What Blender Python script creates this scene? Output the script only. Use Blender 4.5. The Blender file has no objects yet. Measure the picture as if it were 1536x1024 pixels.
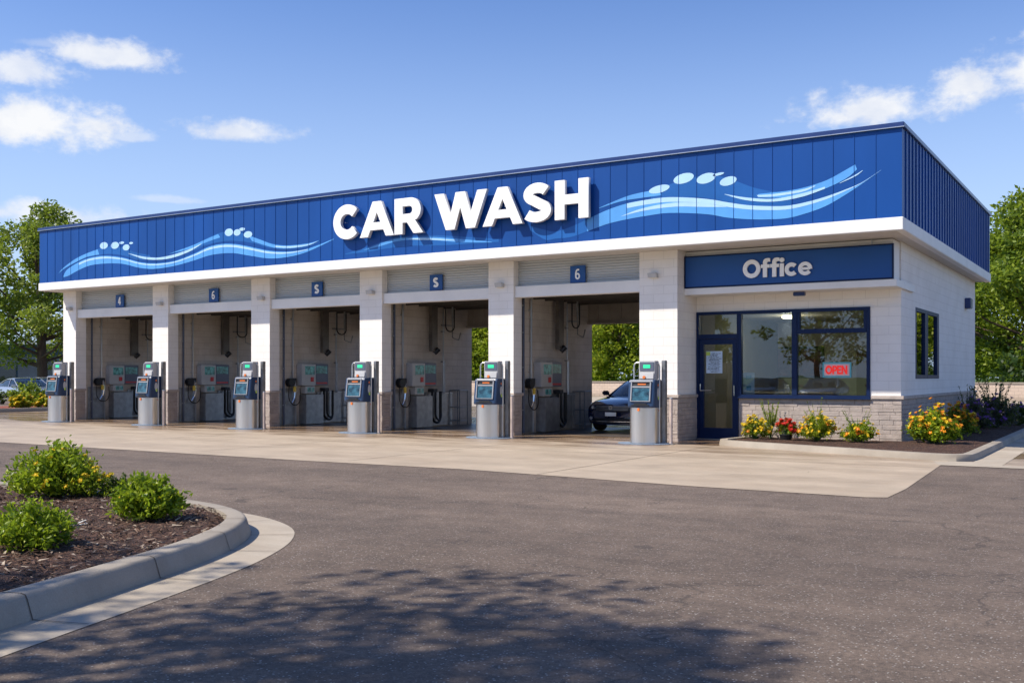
import bpy, bmesh, math, random
from mathutils import Vector, Matrix
R = math.radians
S = bpy.context.scene
COL = S.collection
rnd = random.Random(7)

# ------------------------------------------------------------------ node helpers
def mat_new(name):
    m = bpy.data.materials.new(name); m.use_nodes = True
    nt = m.node_tree; nt.nodes.clear()
    out = nt.nodes.new('ShaderNodeOutputMaterial')
    return m, nt, out
class NT:
    def __init__(s, nt): s.nt = nt
    def n(s, t, **k):
        nd = s.nt.nodes.new(t)
        for a, v in k.items():
            if a.startswith('i_'): nd.inputs[a[2:].replace('_', ' ')].default_value = v
            else: setattr(nd, a, v)
        return nd
    def l(s, a, b): s.nt.links.new(a, b)
    def math(s, op, a, b=None, c=None, clamp=False):
        nd = s.n('ShaderNodeMath', operation=op, use_clamp=clamp)
        for i, v in enumerate((a, b, c)):
            if v is None: continue
            if isinstance(v, (int, float)): nd.inputs[i].default_value = v
            else: s.l(v, nd.inputs[i])
        return nd.outputs[0]
    def ramp(s, f, stops, interp='LINEAR'):
        nd = s.n('ShaderNodeValToRGB'); cr = nd.color_ramp; cr.interpolation = interp
        while len(cr.elements) < len(stops): cr.elements.new(0.5)
        for e, (p, c) in zip(cr.elements, stops):
            e.position = p; e.color = (*c, 1) if len(c) == 3 else c
        s.l(f, nd.inputs[0]); return nd.outputs[0]
    def noise(s, vec, scale, detail=4, rough=.55, dist=0):
        nd = s.n('ShaderNodeTexNoise'); nd.inputs['Scale'].default_value = scale
        nd.inputs['Detail'].default_value = detail; nd.inputs['Roughness'].default_value = rough
        nd.inputs['Distortion'].default_value = dist
        if vec is not None: s.l(vec, nd.inputs['Vector'])
        return nd.outputs[0]
    def mix(s, f, a, b, blend='MIX'):
        nd = s.n('ShaderNodeMix', data_type='RGBA', blend_type=blend)
        if isinstance(f, (int, float)): nd.inputs[0].default_value = f
        else: s.l(f, nd.inputs[0])
        for v, i in ((a, 6), (b, 7)):
            if isinstance(v, tuple): nd.inputs[i].default_value = (*v, 1)
            else: s.l(v, nd.inputs[i])
        return nd.outputs[2]
    def bump(s, h, strength, dist=.01, normal=None):
        nd = s.n('ShaderNodeBump'); nd.inputs['Strength'].default_value = strength
        nd.inputs['Distance'].default_value = dist; s.l(h, nd.inputs['Height'])
        if normal is not None: s.l(normal, nd.inputs['Normal'])
        return nd.outputs[0]
def P(name, base, rough=.6, metal=0., var=.12, vscale=3., bump=0., bscale=60., coat=0., spec=.5, stretch=None, emis=None, estr=0):
    m, nt, out = mat_new(name); q = NT(nt)
    b = q.n('ShaderNodeBsdfPrincipled')
    b.inputs['Roughness'].default_value = rough; b.inputs['Metallic'].default_value = metal
    b.inputs['Coat Weight'].default_value = coat; b.inputs['Specular IOR Level'].default_value = spec
    tc = q.n('ShaderNodeTexCoord').outputs['Object']
    if stretch:
        mp = q.n('ShaderNodeMapping'); mp.inputs['Scale'].default_value = stretch; q.l(tc, mp.inputs[0]); tc = mp.outputs[0]
    nz = q.noise(tc, vscale, 5)
    lo = tuple(c*(1-var) for c in base); hi = tuple(min(1, c*(1+var)) for c in base)
    q.l(q.ramp(nz, [(.3, lo), (.7, hi)]), b.inputs['Base Color'])
    q.l(q.math('MULTIPLY_ADD', nz, .25*rough, rough*.87, clamp=True), b.inputs['Roughness'])
    if bump: q.l(q.bump(q.noise(tc, bscale, 4), bump, .01), b.inputs['Normal'])
    if emis:
        b.inputs['Emission Color'].default_value = (*emis, 1); b.inputs['Emission Strength'].default_value = estr
    q.l(b.outputs[0], out.inputs[0]); return m
def mat_leaf(name, cols, rough=.5, trans=.42):
    m, nt, out = mat_new(name); q = NT(nt)
    geo = q.n('ShaderNodeNewGeometry'); r = geo.outputs['Random Per Island']
    c = q.ramp(r, [(i/(len(cols)-1 or 1), x) for i, x in enumerate(cols)])
    obj = q.n('ShaderNodeTexCoord').outputs['Object']
    c = q.mix(.35, c, q.ramp(q.noise(obj, .7, 2), [(.35, (.35, .45, .3)), (.65, (1, 1, 1))]), 'MULTIPLY')
    b = q.n('ShaderNodeBsdfPrincipled'); b.inputs['Roughness'].default_value = rough; b.inputs['Specular IOR Level'].default_value = .35
    q.l(c, b.inputs['Base Color'])
    t = q.n('ShaderNodeBsdfTranslucent'); q.l(q.mix(.5, c, (.30, .42, .03)), t.inputs[0])
    mx = q.n('ShaderNodeMixShader'); mx.inputs[0].default_value = trans
    q.l(b.outputs[0], mx.inputs[1]); q.l(t.outputs[0], mx.inputs[2]); q.l(mx.outputs[0], out.inputs[0]); return m
def mat_block(name, c1, c2, mort, bw=.4, rh=.2, ms=.008, grime=.25, bstr=.5):
    m, nt, out = mat_new(name); q = NT(nt)
    uv = q.n('ShaderNodeTexCoord').outputs['UV']; ob = q.n('ShaderNodeTexCoord').outputs['Object']
    br = q.n('ShaderNodeTexBrick'); q.l(uv, br.inputs['Vector'])
    br.inputs['Scale'].default_value = 1; br.inputs['Brick Width'].default_value = bw; br.inputs['Row Height'].default_value = rh
    br.inputs['Mortar Size'].default_value = ms; br.inputs['Mortar Smooth'].default_value = .4
    br.inputs['Color1'].default_value = (*c1, 1); br.inputs['Color2'].default_value = (*c2, 1); br.inputs['Mortar'].default_value = (*mort, 1)
    n1 = q.noise(ob, 1.3, 6, .65); n2 = q.noise(ob, 45, 4, .7); n3 = q.noise(ob, 7, 4, .6)
    col = q.mix(grime, br.outputs[0], q.ramp(n1, [(.3, (.62, .57, .5)), (.6, (1, 1, 1))]), 'MULTIPLY')
    # splash soil just above the ground, with ragged edge
    sx = q.n('ShaderNodeSeparateXYZ'); q.l(q.n('ShaderNodeNewGeometry').outputs['Position'], sx.inputs[0])
    dirt = q.math('SUBTRACT', 1.0, q.math('DIVIDE', sx.outputs[2], q.math('MULTIPLY_ADD', n3, .9, .05)), clamp=True)
    col = q.mix(q.math('MULTIPLY', dirt, .6), col, (.20, .16, .12))
    b = q.n('ShaderNodeBsdfPrincipled'); b.inputs['Roughness'].default_value = .78
    q.l(col, b.inputs['Base Color'])
    h = q.math('MULTIPLY_ADD', br.outputs['Fac'], -.8, q.math('MULTIPLY_ADD', n2, .45, q.math('MULTIPLY', n3, .5)))
    q.l(q.bump(h, bstr, .012), b.inputs['Normal']); q.l(b.outputs[0], out.inputs[0]); return m
def mat_asphalt():
    m, nt, out = mat_new('asphalt'); q = NT(nt)
    p = q.n('ShaderNodeNewGeometry').outputs['Position']
    big = q.noise(p, .22, 5, .6); mid = q.noise(p, 2.6, 6, .65); fine = q.noise(p, 110, 3, .7); f2 = q.noise(p, 26, 5, .75)
    vo = q.n('ShaderNodeTexVoronoi'); vo.inputs['Scale'].default_value = 62; q.l(p, vo.inputs['Vector'])
    vc = q.n('ShaderNodeSeparateColor'); q.l(vo.outputs['Color'], vc.inputs[0])
    base = q.ramp(big, [(.3, (.120, .092, .075)), (.7, (.188, .146, .120))])
    base = q.mix(.55, base, q.ramp(mid, [(.3, (.55, .55, .55)), (.7, (1.35, 1.32, 1.28))]), 'MULTIPLY')
    base = q.mix(.8, base, q.ramp(fine, [(.3, (.55, .55, .56)), (.7, (1.4, 1.38, 1.34))]), 'MULTIPLY')
    base = q.mix(.7, base, q.ramp(f2, [(.35, (.5, .5, .52)), (.65, (1.4, 1.38, 1.34))]), 'MULTIPLY')
    stone = q.math('MULTIPLY', q.math('GREATER_THAN', vc.outputs[0], .86), q.math('LESS_THAN', vo.outputs['Distance'], .42))
    base = q.mix(q.math('MULTIPLY', stone, .75), base, q.mix(vc.outputs[1], (.24, .21, .19), (.50, .46, .42)))
    mpt = q.n('ShaderNodeMapping'); mpt.inputs['Rotation'].default_value = (0, 0, .12); mpt.inputs['Scale'].default_value = (.05, .9, 1); q.l(p, mpt.inputs[0])
    base = q.mix(.6, base, q.ramp(q.noise(mpt.outputs[0], 1.0, 5, .6, .4), [(.35, (.72, .72, .73)), (.62, (1.22, 1.2, 1.16))]), 'MULTIPLY')
    v3 = q.n('ShaderNodeTexVoronoi'); v3.inputs['Scale'].default_value = .9; q.l(p, v3.inputs['Vector'])
    drip = q.math('MULTIPLY', q.math('LESS_THAN', q.math('ADD', v3.outputs['Distance'], q.math('MULTIPLY', mid, .18)), .17), q.math('GREATER_THAN', big, .5))
    base = q.mix(q.math('MULTIPLY', drip, .45), base, (.035, .03, .028))
    # hairline cracks
    v2 = q.n('ShaderNodeTexVoronoi', feature='DISTANCE_TO_EDGE'); v2.inputs['Scale'].default_value = .33
    dp = q.n('ShaderNodeVectorMath', operation='MULTIPLY_ADD'); nz = q.n('ShaderNodeTexNoise'); nz.inputs['Scale'].default_value = 1.6; nz.inputs['Detail'].default_value = 6
    q.l(p, nz.inputs['Vector']); q.l(nz.outputs[1], dp.inputs[0]); dp.inputs[1].default_value = (1.3, 1.3, 0); q.l(p, dp.inputs[2]); q.l(dp.outputs[0], v2.inputs['Vector'])
    crack = q.math('MULTIPLY', q.math('LESS_THAN', v2.outputs[0], .0045), q.math('GREATER_THAN', q.noise(p, .5, 2), .5))
    base = q.mix(q.math('MULTIPLY', crack, .5), base, (.045, .036, .032))
    b = q.n('ShaderNodeBsdfPrincipled'); b.inputs['Roughness'].default_value = .85; b.inputs['Specular IOR Level'].default_value = .35
    q.l(base, b.inputs['Base Color'])
    h = q.math('ADD', q.math('MULTIPLY', fine, .7), q.math('ADD', q.math('MULTIPLY', f2, .8), q.math('MULTIPLY', stone, .5)))
    q.l(q.bump(h, .9, .012), b.inputs['Normal']); q.l(b.outputs[0], out.inputs[0]); return m
def mat_concrete(name, c, stain=(.26, .17, .10), samt=.5, rough=.75, band=None, bstr=.15):
    m, nt, out = mat_new(name); q = NT(nt)
    p = q.n('ShaderNodeNewGeometry').outputs['Position']
    mp = q.n('ShaderNodeMapping'); mp.inputs['Scale'].default_value = (.35, 1.5, 1); q.l(p, mp.inputs[0])
    n1 = q.noise(mp.outputs[0], .9, 7, .65, .6); n2 = q.noise(p, 1.1, 6, .6); n3 = q.noise(p, 90, 3, .7)
    base = q.ramp(n2, [(.3, tuple(x*.82 for x in c)), (.7, tuple(x*1.12 for x in c))])
    base = q.mix(.45, base, q.ramp(n3, [(.3, (.75, .75, .75)), (.7, (1.2, 1.2, 1.2))]), 'MULTIPLY')
    sf = q.ramp(n1, [(.40, (0, 0, 0)), (.64, (1, 1, 1))])
    sf = q.math('MULTIPLY', sf, samt)
    if band:   # tyre-tracked, rusty water stains where the bays drain
        sx = q.n('ShaderNodeSeparateXYZ'); q.l(p, sx.inputs[0])
        up = q.n('ShaderNodeMapRange', interpolation_type='SMOOTHSTEP'); q.l(sx.outputs[1], up.inputs[0])
        up.inputs['From Min'].default_value = band[0]; up.inputs['From Max'].default_value = band[1]
        up.inputs['To Min'].default_value = .35; up.inputs['To Max'].default_value = 1.5
        sf = q.math('MULTIPLY', sf, up.outputs[0], clamp=True)
        u2 = q.n('ShaderNodeMapRange', interpolation_type='SMOOTHSTEP'); q.l(q.math('MULTIPLY_ADD', n1, 4.0, sx.outputs[1]), u2.inputs[0])
        u2.inputs['From Min'].default_value = 20.3; u2.inputs['From Max'].default_value = 25.0; u2.inputs['To Max'].default_value = .62
        sf = q.math('ADD', sf, u2.outputs[0], clamp=True)
    base = q.mix(sf, base, stain)
    v2 = q.n('ShaderNodeTexVoronoi', feature='DISTANCE_TO_EDGE'); v2.inputs['Scale'].default_value = .28; 
    dp = q.n('ShaderNodeVectorMath', operation='MULTIPLY_ADD'); nz = q.n('ShaderNodeTexNoise'); nz.inputs['Scale'].default_value = 1.1; nz.inputs['Detail'].default_value = 6
    q.l(p, nz.inputs['Vector']); q.l(nz.outputs[1], dp.inputs[0]); dp.inputs[1].default_value = (1.5, 1.5, 0); q.l(p, dp.inputs[2]); q.l(dp.outputs[0], v2.inputs['Vector'])
    crack = q.math('MULTIPLY', q.math('LESS_THAN', v2.outputs[0], .0022), q.math('GREATER_THAN', q.noise(p, .4, 2), .58))
    base = q.mix(q.math('MULTIPLY', crack, .3), base, (.08, .06, .05))
    b = q.n('ShaderNodeBsdfPrincipled')
    q.l(base, b.inputs['Base Color'])
    q.l(q.math('MULTIPLY_ADD', sf, -.42 if band else 0.0, rough), b.inputs['Roughness'])
    q.l(q.bump(q.math('ADD', n3, q.math('MULTIPLY', n2, .6)), bstr, .006), b.inputs['Normal'])
    q.l(b.outputs[0], out.inputs[0]); return m
def mat_mulch():
    m, nt, out = mat_new('bark_mulch'); q = NT(nt)
    p = q.n('ShaderNodeNewGeometry').outputs['Position']
    vo = q.n('ShaderNodeTexVoronoi'); vo.inputs['Scale'].default_value = 42; vo.inputs['Randomness'].default_value = 1
    dp = q.n('ShaderNodeVectorMath', operation='MULTIPLY_ADD'); nz = q.n('ShaderNodeTexNoise'); nz.inputs['Scale'].default_value = 9; nz.inputs['Detail'].default_value = 4
    q.l(p, nz.inputs['Vector']); q.l(nz.outputs[1], dp.inputs[0]); dp.inputs[1].default_value = (.25, .25, .25); q.l(p, dp.inputs[2])
    mp = q.n('ShaderNodeMapping'); mp.inputs['Scale'].default_value = (.55, 1.3, 1); q.l(dp.outputs[0], mp.inputs[0]); q.l(mp.outputs[0], vo.inputs['Vector'])
    sc = q.n('ShaderNodeSeparateColor'); q.l(vo.outputs['Color'], sc.inputs[0])
    c = q.ramp(sc.outputs[0], [(0, (.028, .013, .009)), (.55, (.092, .040, .023)), (.92, (.165, .078, .045)), (1, (.30, .19, .12))])
    c = q.mix(.6, c, q.ramp(q.noise(p, 3, 5), [(.3, (.6, .6, .6)), (.7, (1.25, 1.2, 1.2))]), 'MULTIPLY')
    b = q.n('ShaderNodeBsdfPrincipled'); b.inputs['Roughness'].default_value = .9; q.l(c, b.inputs['Base Color'])
    h = q.math('ADD', q.math('MULTIPLY', vo.outputs['Distance'], -1.6), q.noise(p, 60, 4, .7))
    q.l(q.bump(h, .9, .03), b.inputs['Normal']); q.l(b.outputs[0], out.inputs[0]); return m
def mat_glass(name, tint=(.8, .86, .86), refl=1.0):
    m, nt, out = mat_new(name); q = NT(nt)
    fr = q.n('ShaderNodeFresnel'); fr.inputs[0].default_value = 1.52
    f = q.math('MULTIPLY_ADD', fr.outputs[0], 1.25*refl, .02, clamp=True)
    t = q.n('ShaderNodeBsdfTransparent'); t.inputs[0].default_value = (*tint, 1)
    g = q.n('ShaderNodeBsdfGlossy'); g.inputs['Roughness'].default_value = .01; g.inputs[0].default_value = (.95, .97, 1, 1)
    p = q.n('ShaderNodeNewGeometry').outputs['Position']
    q.l(q.bump(q.noise(p, 1.2, 2), .02, .05), g.inputs['Normal'])
    mx = q.n('ShaderNodeMixShader'); q.l(f, mx.inputs[0]); q.l(t.outputs[0], mx.inputs[1]); q.l(g.outputs[0], mx.inputs[2])
    q.l(mx.outputs[0], out.inputs[0]); return m

M = {}
M['asphalt'] = mat_asphalt()
M['apron'] = mat_concrete('apron_concrete', (.44, .355, .262), stain=(.21, .135, .08), band=(17.0, 22.3), samt=.62, rough=.6)
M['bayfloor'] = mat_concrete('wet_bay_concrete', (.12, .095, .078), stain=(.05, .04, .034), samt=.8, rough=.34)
M['kerb'] = mat_concrete('kerb_concrete', (.345, .30, .245), stain=(.20, .155, .11), samt=.35, bstr=.3)
M['gutter'] = mat_concrete('gutter_concrete', (.42, .36, .285), stain=(.24, .18, .12), samt=.35, bstr=.3)
M['joint'] = P('joint_filler', (.10, .075, .055), .9)
M['mulch'] = mat_mulch()
M['chip'] = mat_leaf('mulch_chip', [(.03, .015, .01), (.09, .045, .03), (.16, .09, .06), (.42, .34, .27)], .9, .0)
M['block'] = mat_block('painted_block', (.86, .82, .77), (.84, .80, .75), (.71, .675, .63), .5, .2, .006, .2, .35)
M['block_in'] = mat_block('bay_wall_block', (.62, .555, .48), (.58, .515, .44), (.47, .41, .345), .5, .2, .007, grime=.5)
M['stone'] = P('split_stone', (.40, .335, .295), .85, var=.16, vscale=5, bump=.9, bscale=22)
M['stone_cap'] = P('stone_cap', (.45, .38, .33), .8, var=.15, vscale=5, bump=.4, bscale=30)
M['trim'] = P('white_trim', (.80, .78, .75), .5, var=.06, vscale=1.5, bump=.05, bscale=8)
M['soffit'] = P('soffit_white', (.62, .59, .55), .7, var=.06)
M['blue'] = P('blue_metal_panel', (.0012, .060, .275), .42, var=.14, vscale=.6, spec=.35, bump=.12, bscale=1.6, stretch=(1, 1, .25))
M['blue_dk'] = P('dark_blue_trim', (.012, .035, .15), .35, var=.08, coat=.2)
M['navy'] = P('navy_frame_paint', (.003, .016, .066), .5, var=.08, spec=.25)
M['signblue'] = P('sign_blue_face', (.003, .068, .28), .4, var=.05, vscale=1)
M['wmid'] = P('wave_mid_blue', (.005, .105, .38), .4, var=.10, vscale=1)
M['wlight'] = P('wave_light_blue', (.09, .33, .74), .4, var=.12, vscale=1.2)
M['wpale'] = P('wave_pale_blue', (.42, .65, .87), .4, var=.05)
M['white'] = P('white_sign_face', (.93, .93, .925), .4, var=.02)
M['white_side'] = P('letter_return', (.55, .56, .58), .5, var=.04)
M['door_gray'] = P('roller_curtain_gray', (.44, .465, .485), .45, .2, var=.08, vscale=2, stretch=(.2, 1, 4))
M['steel'] = P('brushed_stainless', (.62, .605, .585), .30, .95, var=.04, vscale=30, stretch=(1, 1, .03))
M['steel_dk'] = P('dull_steel', (.33, .33, .33), .45, .8, var=.2, vscale=6)
M['galv'] = P('galvanised_pipe', (.52, .53, .54), .35, .85, var=.1)
M['gray'] = P('light_gray_cabinet', (.46, .46, .46), .45, var=.06)
M['gray_m'] = P('mid_gray_cabinet', (.44, .44, .43), .4, .2, var=.08)
M['bezel'] = P('gray_bezel', (.30, .31, .33), .45, var=.06)
M['duct'] = P('dark_duct_metal', (.13, .115, .10), .5, .4, var=.3)
M['gray_dk'] = P('slate_gray_face', (.10, .12, .17), .4, var=.06)
M['kblue'] = P('kiosk_blue_plastic', (.012, .038, .10), .38, var=.08, coat=.2)
M['kpad'] = P('pad_blue_paint', (.17, .22, .29), .6, var=.3, vscale=8)
M['black'] = P('black_rubber', (.012, .012, .013), .5, var=.2)
M['dark'] = P('dark_recess', (.02, .022, .026), .6, var=.2)
M['ceil'] = P('dark_deck', (.055, .048, .042), .8, var=.3)  # very dark brown base for bay ceiling, joists and flat roof
M['green_lcd'] = P('green_display', (.02, .4, .18), .4, emis=(.03, .75, .33), estr=.7)
M['orange'] = P('orange_plastic', (.75, .20, .04), .4, var=.05)
M['yellow'] = P('yellow_paint', (.72, .50, .05), .5)
M['lime'] = P('lime_sticker', (.45, .60, .10), .5)
M['red'] = P('red_button', (.55, .02, .02), .4)
M['screen'] = P('teal_screen', (.025, .085, .115), .12, var=.9, vscale=9, coat=.6)
M['screen_b'] = P('blue_picture_panel', (.10, .34, .31), .25, var=.9, vscale=9)
M['paper'] = P('printed_paper', (.55, .68, .80), .6, var=.15)
M['ink'] = P('dark_ink', (.03, .05, .09), .6)
M['teal'] = P('teal_border', (.12, .42, .45), .5)
M['neon'] = P('red_lit_letters', (.8, .03, .02), .4, emis=(1, .02, .01), estr=.35)
M['card'] = P('white_card', (.78, .78, .74), .6)
M['post'] = P('worn_post_paint', (.50, .40, .35), .6, var=.3, vscale=6, stretch=(1, 1, .6))
M['glass'] = mat_glass('window_glass', (.66, .74, .77), .95)
M['cglass'] = mat_glass('car_glass', (.3, .36, .34), .7)
M['beige'] = P('beige_interior_wall', (.52, .45, .35), .8, var=.06)
M['brown'] = P('brown_panel', (.22, .11, .06), .6, var=.2)
M['tilefl'] = P('office_floor_tile', (.22, .18, .14), .4, var=.2)
M['chrome'] = P('chrome', (.75, .76, .78), .12, 1.0, var=.02)
M['tyre'] = P('tyre_rubber', (.018, .018, .018), .8, var=.2)
M['rim'] = P('alloy_rim', (.35, .36, .38), .3, .9, var=.05)
M['lens'] = P('headlamp_lens', (.16, .18, .21), .08, .3, coat=1)
M['carblue'] = P('car_paint_navy', (.006, .012, .045), .18, .2, var=.03, coat=1)
M['carsilver'] = P('car_paint_silver', (.42, .44, .48), .25, .6, var=.02, coat=1)
M['cardark'] = P('car_paint_charcoal', (.03, .03, .035), .2, .3, var=.02, coat=1)
M['carwhite'] = P('car_paint_white', (.62, .66, .72), .25, 0, var=.02, coat=1)
M['bark'] = P('tree_bark', (.10, .068, .048), .9, var=.4, vscale=5, bump=.8, bscale=14, stretch=(1, 1, .3))
M['stem'] = P('green_stem', (.07, .13, .03), .7)
M['grass'] = mat_leaf('grass_blade', [(.06, .12, .015), (.12, .2, .03), (.17, .26, .04)], .6, .3)
M['turf'] = P('turf_soil', (.09, .15, .03), .9, var=.4, vscale=2)
M['concwall'] = mat_block('far_masonry_wall', (.60, .47, .37), (.55, .43, .34), (.42, .33, .27), .4, .2, .012)
M['leafA'] = mat_leaf('leaf_maple', [(.06, .11, .014), (.17, .24, .02), (.33, .39, .035)])
M['leafB'] = mat_leaf('leaf_olive', [(.10, .14, .02), (.20, .25, .035), (.34, .37, .06)])
M['leafC'] = mat_leaf('leaf_bright', [(.11, .17, .014), (.30, .37, .02), (.52, .52, .045)], .5, .52)
M['leafD'] = mat_leaf('leaf_dark', [(.018, .045, .012), (.035, .075, .016), (.06, .10, .02)])
M['leafBush'] = mat_leaf('leaf_bush', [(.08, .15, .010), (.26, .36, .014), (.48, .52, .03)], .42)
M['leafPur'] = mat_leaf('leaf_purple', [(.03, .03, .045), (.05, .07, .04), (.10, .05, .14)])
M['fYel'] = mat_leaf('petal_yellow', [(.75, .48, .02), (.85, .62, .03)], .5, .2)
M['fOrg'] = mat_leaf('petal_orange', [(.80, .22, .02), (.85, .42, .02)], .5, .2)
M['fRed'] = mat_leaf('petal_red', [(.62, .02, .02), (.80, .05, .04)], .5, .2)
M['fPur'] = mat_leaf('petal_purple', [(.16, .05, .32), (.32, .12, .50)], .5, .2)
M['fPink'] = mat_leaf('petal_dusty_pink', [(.35, .08, .10), (.5, .2, .2)], .5, .2)
M['redmulch'] = P('red_mulch', (.22, .05, .02), .9, var=.4, vscale=20)
M['navywall'] = P('far_dark_wall', (.035, .05, .08), .8, var=.3, vscale=.5)  # dark blue-gray base for the far building walls

# ------------------------------------------------------------------ mesh builder
class MB:
    def __init__(s): s.v = []; s.f = []; s.mi = []; s.cur = 0
    def m(s, i): s.cur = i; return s
    def add(s, vs, fs):
        b = len(s.v); s.v += [tuple(v) for v in vs]; s.f += [tuple(i+b for i in f) for f in fs]; s.mi += [s.cur]*len(fs); return s
    def box(s, x0, x1, y0, y1, z0, z1):
        return s.add([(x0,y0,z0),(x1,y0,z0),(x1,y1,z0),(x0,y1,z0),(x0,y0,z1),(x1,y0,z1),(x1,y1,z1),(x0,y1,z1)],
                     [(0,3,2,1),(4,5,6,7),(0,1,5,4),(1,2,6,5),(2,3,7,6),(3,0,4,7)])
    def prism(s, poly, a0, a1, ax='z'):
        n = len(poly)
        def c(p, a): return {'z': (p[0],p[1],a), 'y': (p[0],a,p[1]), 'x': (a,p[0],p[1])}[ax]
        return s.add([c(p,a0) for p in poly]+[c(p,a1) for p in poly],
                     [tuple(range(n))[::-1], tuple(range(n,2*n))]+[(i,(i+1)%n,(i+1)%n+n,i+n) for i in range(n)])
    def tube(s, pts, r, n=8, cap=True):
        pts = [Vector(p) for p in pts]; rs = r if isinstance(r, (list, tuple)) else [r]*len(pts)
        rings = []; up = Vector((0,0,1)); prev = None
        for i, p in enumerate(pts):
            d = (pts[min(i+1,len(pts)-1)]-pts[max(i-1,0)]).normalized()
            a = prev if prev is not None else (Vector((1,0,0)) if abs(d.z) > .9 else up)
            a = (a - d*a.dot(d)).normalized(); prev = a; b = d.cross(a)
            rings.append([p+(a*math.cos(2*math.pi*k/n)+b*math.sin(2*math.pi*k/n))*rs[i] for k in range(n)])
        vs = [v for rg in rings for v in rg]; fs = []
        for i in range(len(pts)-1):
            for k in range(n): fs.append((i*n+k, i*n+(k+1)%n, (i+1)*n+(k+1)%n, (i+1)*n+k))
        if cap: fs += [tuple(range(n))[::-1], tuple(range((len(pts)-1)*n, len(pts)*n))]
        return s.add(vs, fs)
    def disc(s, c, r, n=16, sx=1, sz=1, nrm='y', thick=.01):
        poly = [(c[0]+math.cos(2*math.pi*k/n)*r*sx, c[1]+math.sin(2*math.pi*k/n)*r*sz) for k in range(n)]
        return s.prism(poly, c[2], c[2]+thick, nrm)
    def build(s, name, mats, parent=None, bevel=0, smooth=False, loc=None, seg=2):
        me = bpy.data.meshes.new(name); me.from_pydata(s.v, [], s.f)
        mats = mats if isinstance(mats, (list, tuple)) else [mats]
        for m in mats: me.materials.append(M[m] if isinstance(m, str) else m)
        if len(mats) > 1: me.polygons.foreach_set('material_index', s.mi)
        if len(s.f) < 60000:
            bm = bmesh.new(); bm.from_mesh(me)
            if not getattr(s, 'open', False): bmesh.ops.recalc_face_normals(bm, faces=bm.faces)
            if bevel:
                es = [e for e in bm.edges if len(e.link_faces) == 2 and e.calc_face_angle(0) > .5]
                bmesh.ops.bevel(bm, geom=es, offset=bevel, segments=seg, affect='EDGES', clamp_overlap=True)
            uv = bm.loops.layers.uv.new('UVMap')
            for f in bm.faces:
                n = f.normal; ax = max(range(3), key=lambda i: abs(n[i]))
                for l in f.loops:
                    c = l.vert.co
                    l[uv].uv = (c.y, c.z) if ax == 0 else (c.x, c.z) if ax == 1 else (c.x, c.y)
                f.smooth = smooth
            bm.to_mesh(me); bm.free()
        o = bpy.data.objects.new(name, me); COL.objects.link(o)
        if parent: o.parent = parent
        if loc: o.location = loc
        return o
def smooth_by_angle(o, ang=40):
    me = o.data
    bm = bmesh.new(); bm.from_mesh(me)
    for f in bm.faces: f.smooth = True
    for e in bm.edges:
        if len(e.link_faces) == 2 and e.calc_face_angle(0) > R(ang): e.smooth = False
    bm.to_mesh(me); bm.free(); return o
def tag(o, label=None, cat=None, group=None, kind=None):
    if label: o['label'] = label
    if cat: o['category'] = cat
    if group: o['group'] = group
    if kind: o['kind'] = kind
    return o
def thing(name, label, cat, loc=(0,0,0), rz=0, group=None):
    o = bpy.data.objects.new(name, None); COL.objects.link(o); o.location = loc; o.rotation_euler = (0,0,rz)
    o.empty_display_size = .3
    return tag(o, label, cat, group)
def copy_tree(o, parent=None):
    c = o.copy(); COL.objects.link(c); c.parent = parent
    for ch in list(o.children): copy_tree(ch, c)
    return c
def cat_rom(pts, n=8):
    out = []
    for i in range(len(pts)-1):
        p0, p1, p2, p3 = pts[max(i-1,0)], pts[i], pts[i+1], pts[min(i+2,len(pts)-1)]
        for k in range(n):
            t = k/n
            out.append(tuple(.5*((2*b)+(-a+c)*t+(2*a-5*b+4*c-d)*t*t+(-a+3*b-3*c+d)*t**3) for a,b,c,d in zip(p0,p1,p2,p3)))
    out.append(tuple(pts[-1])); return out
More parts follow.
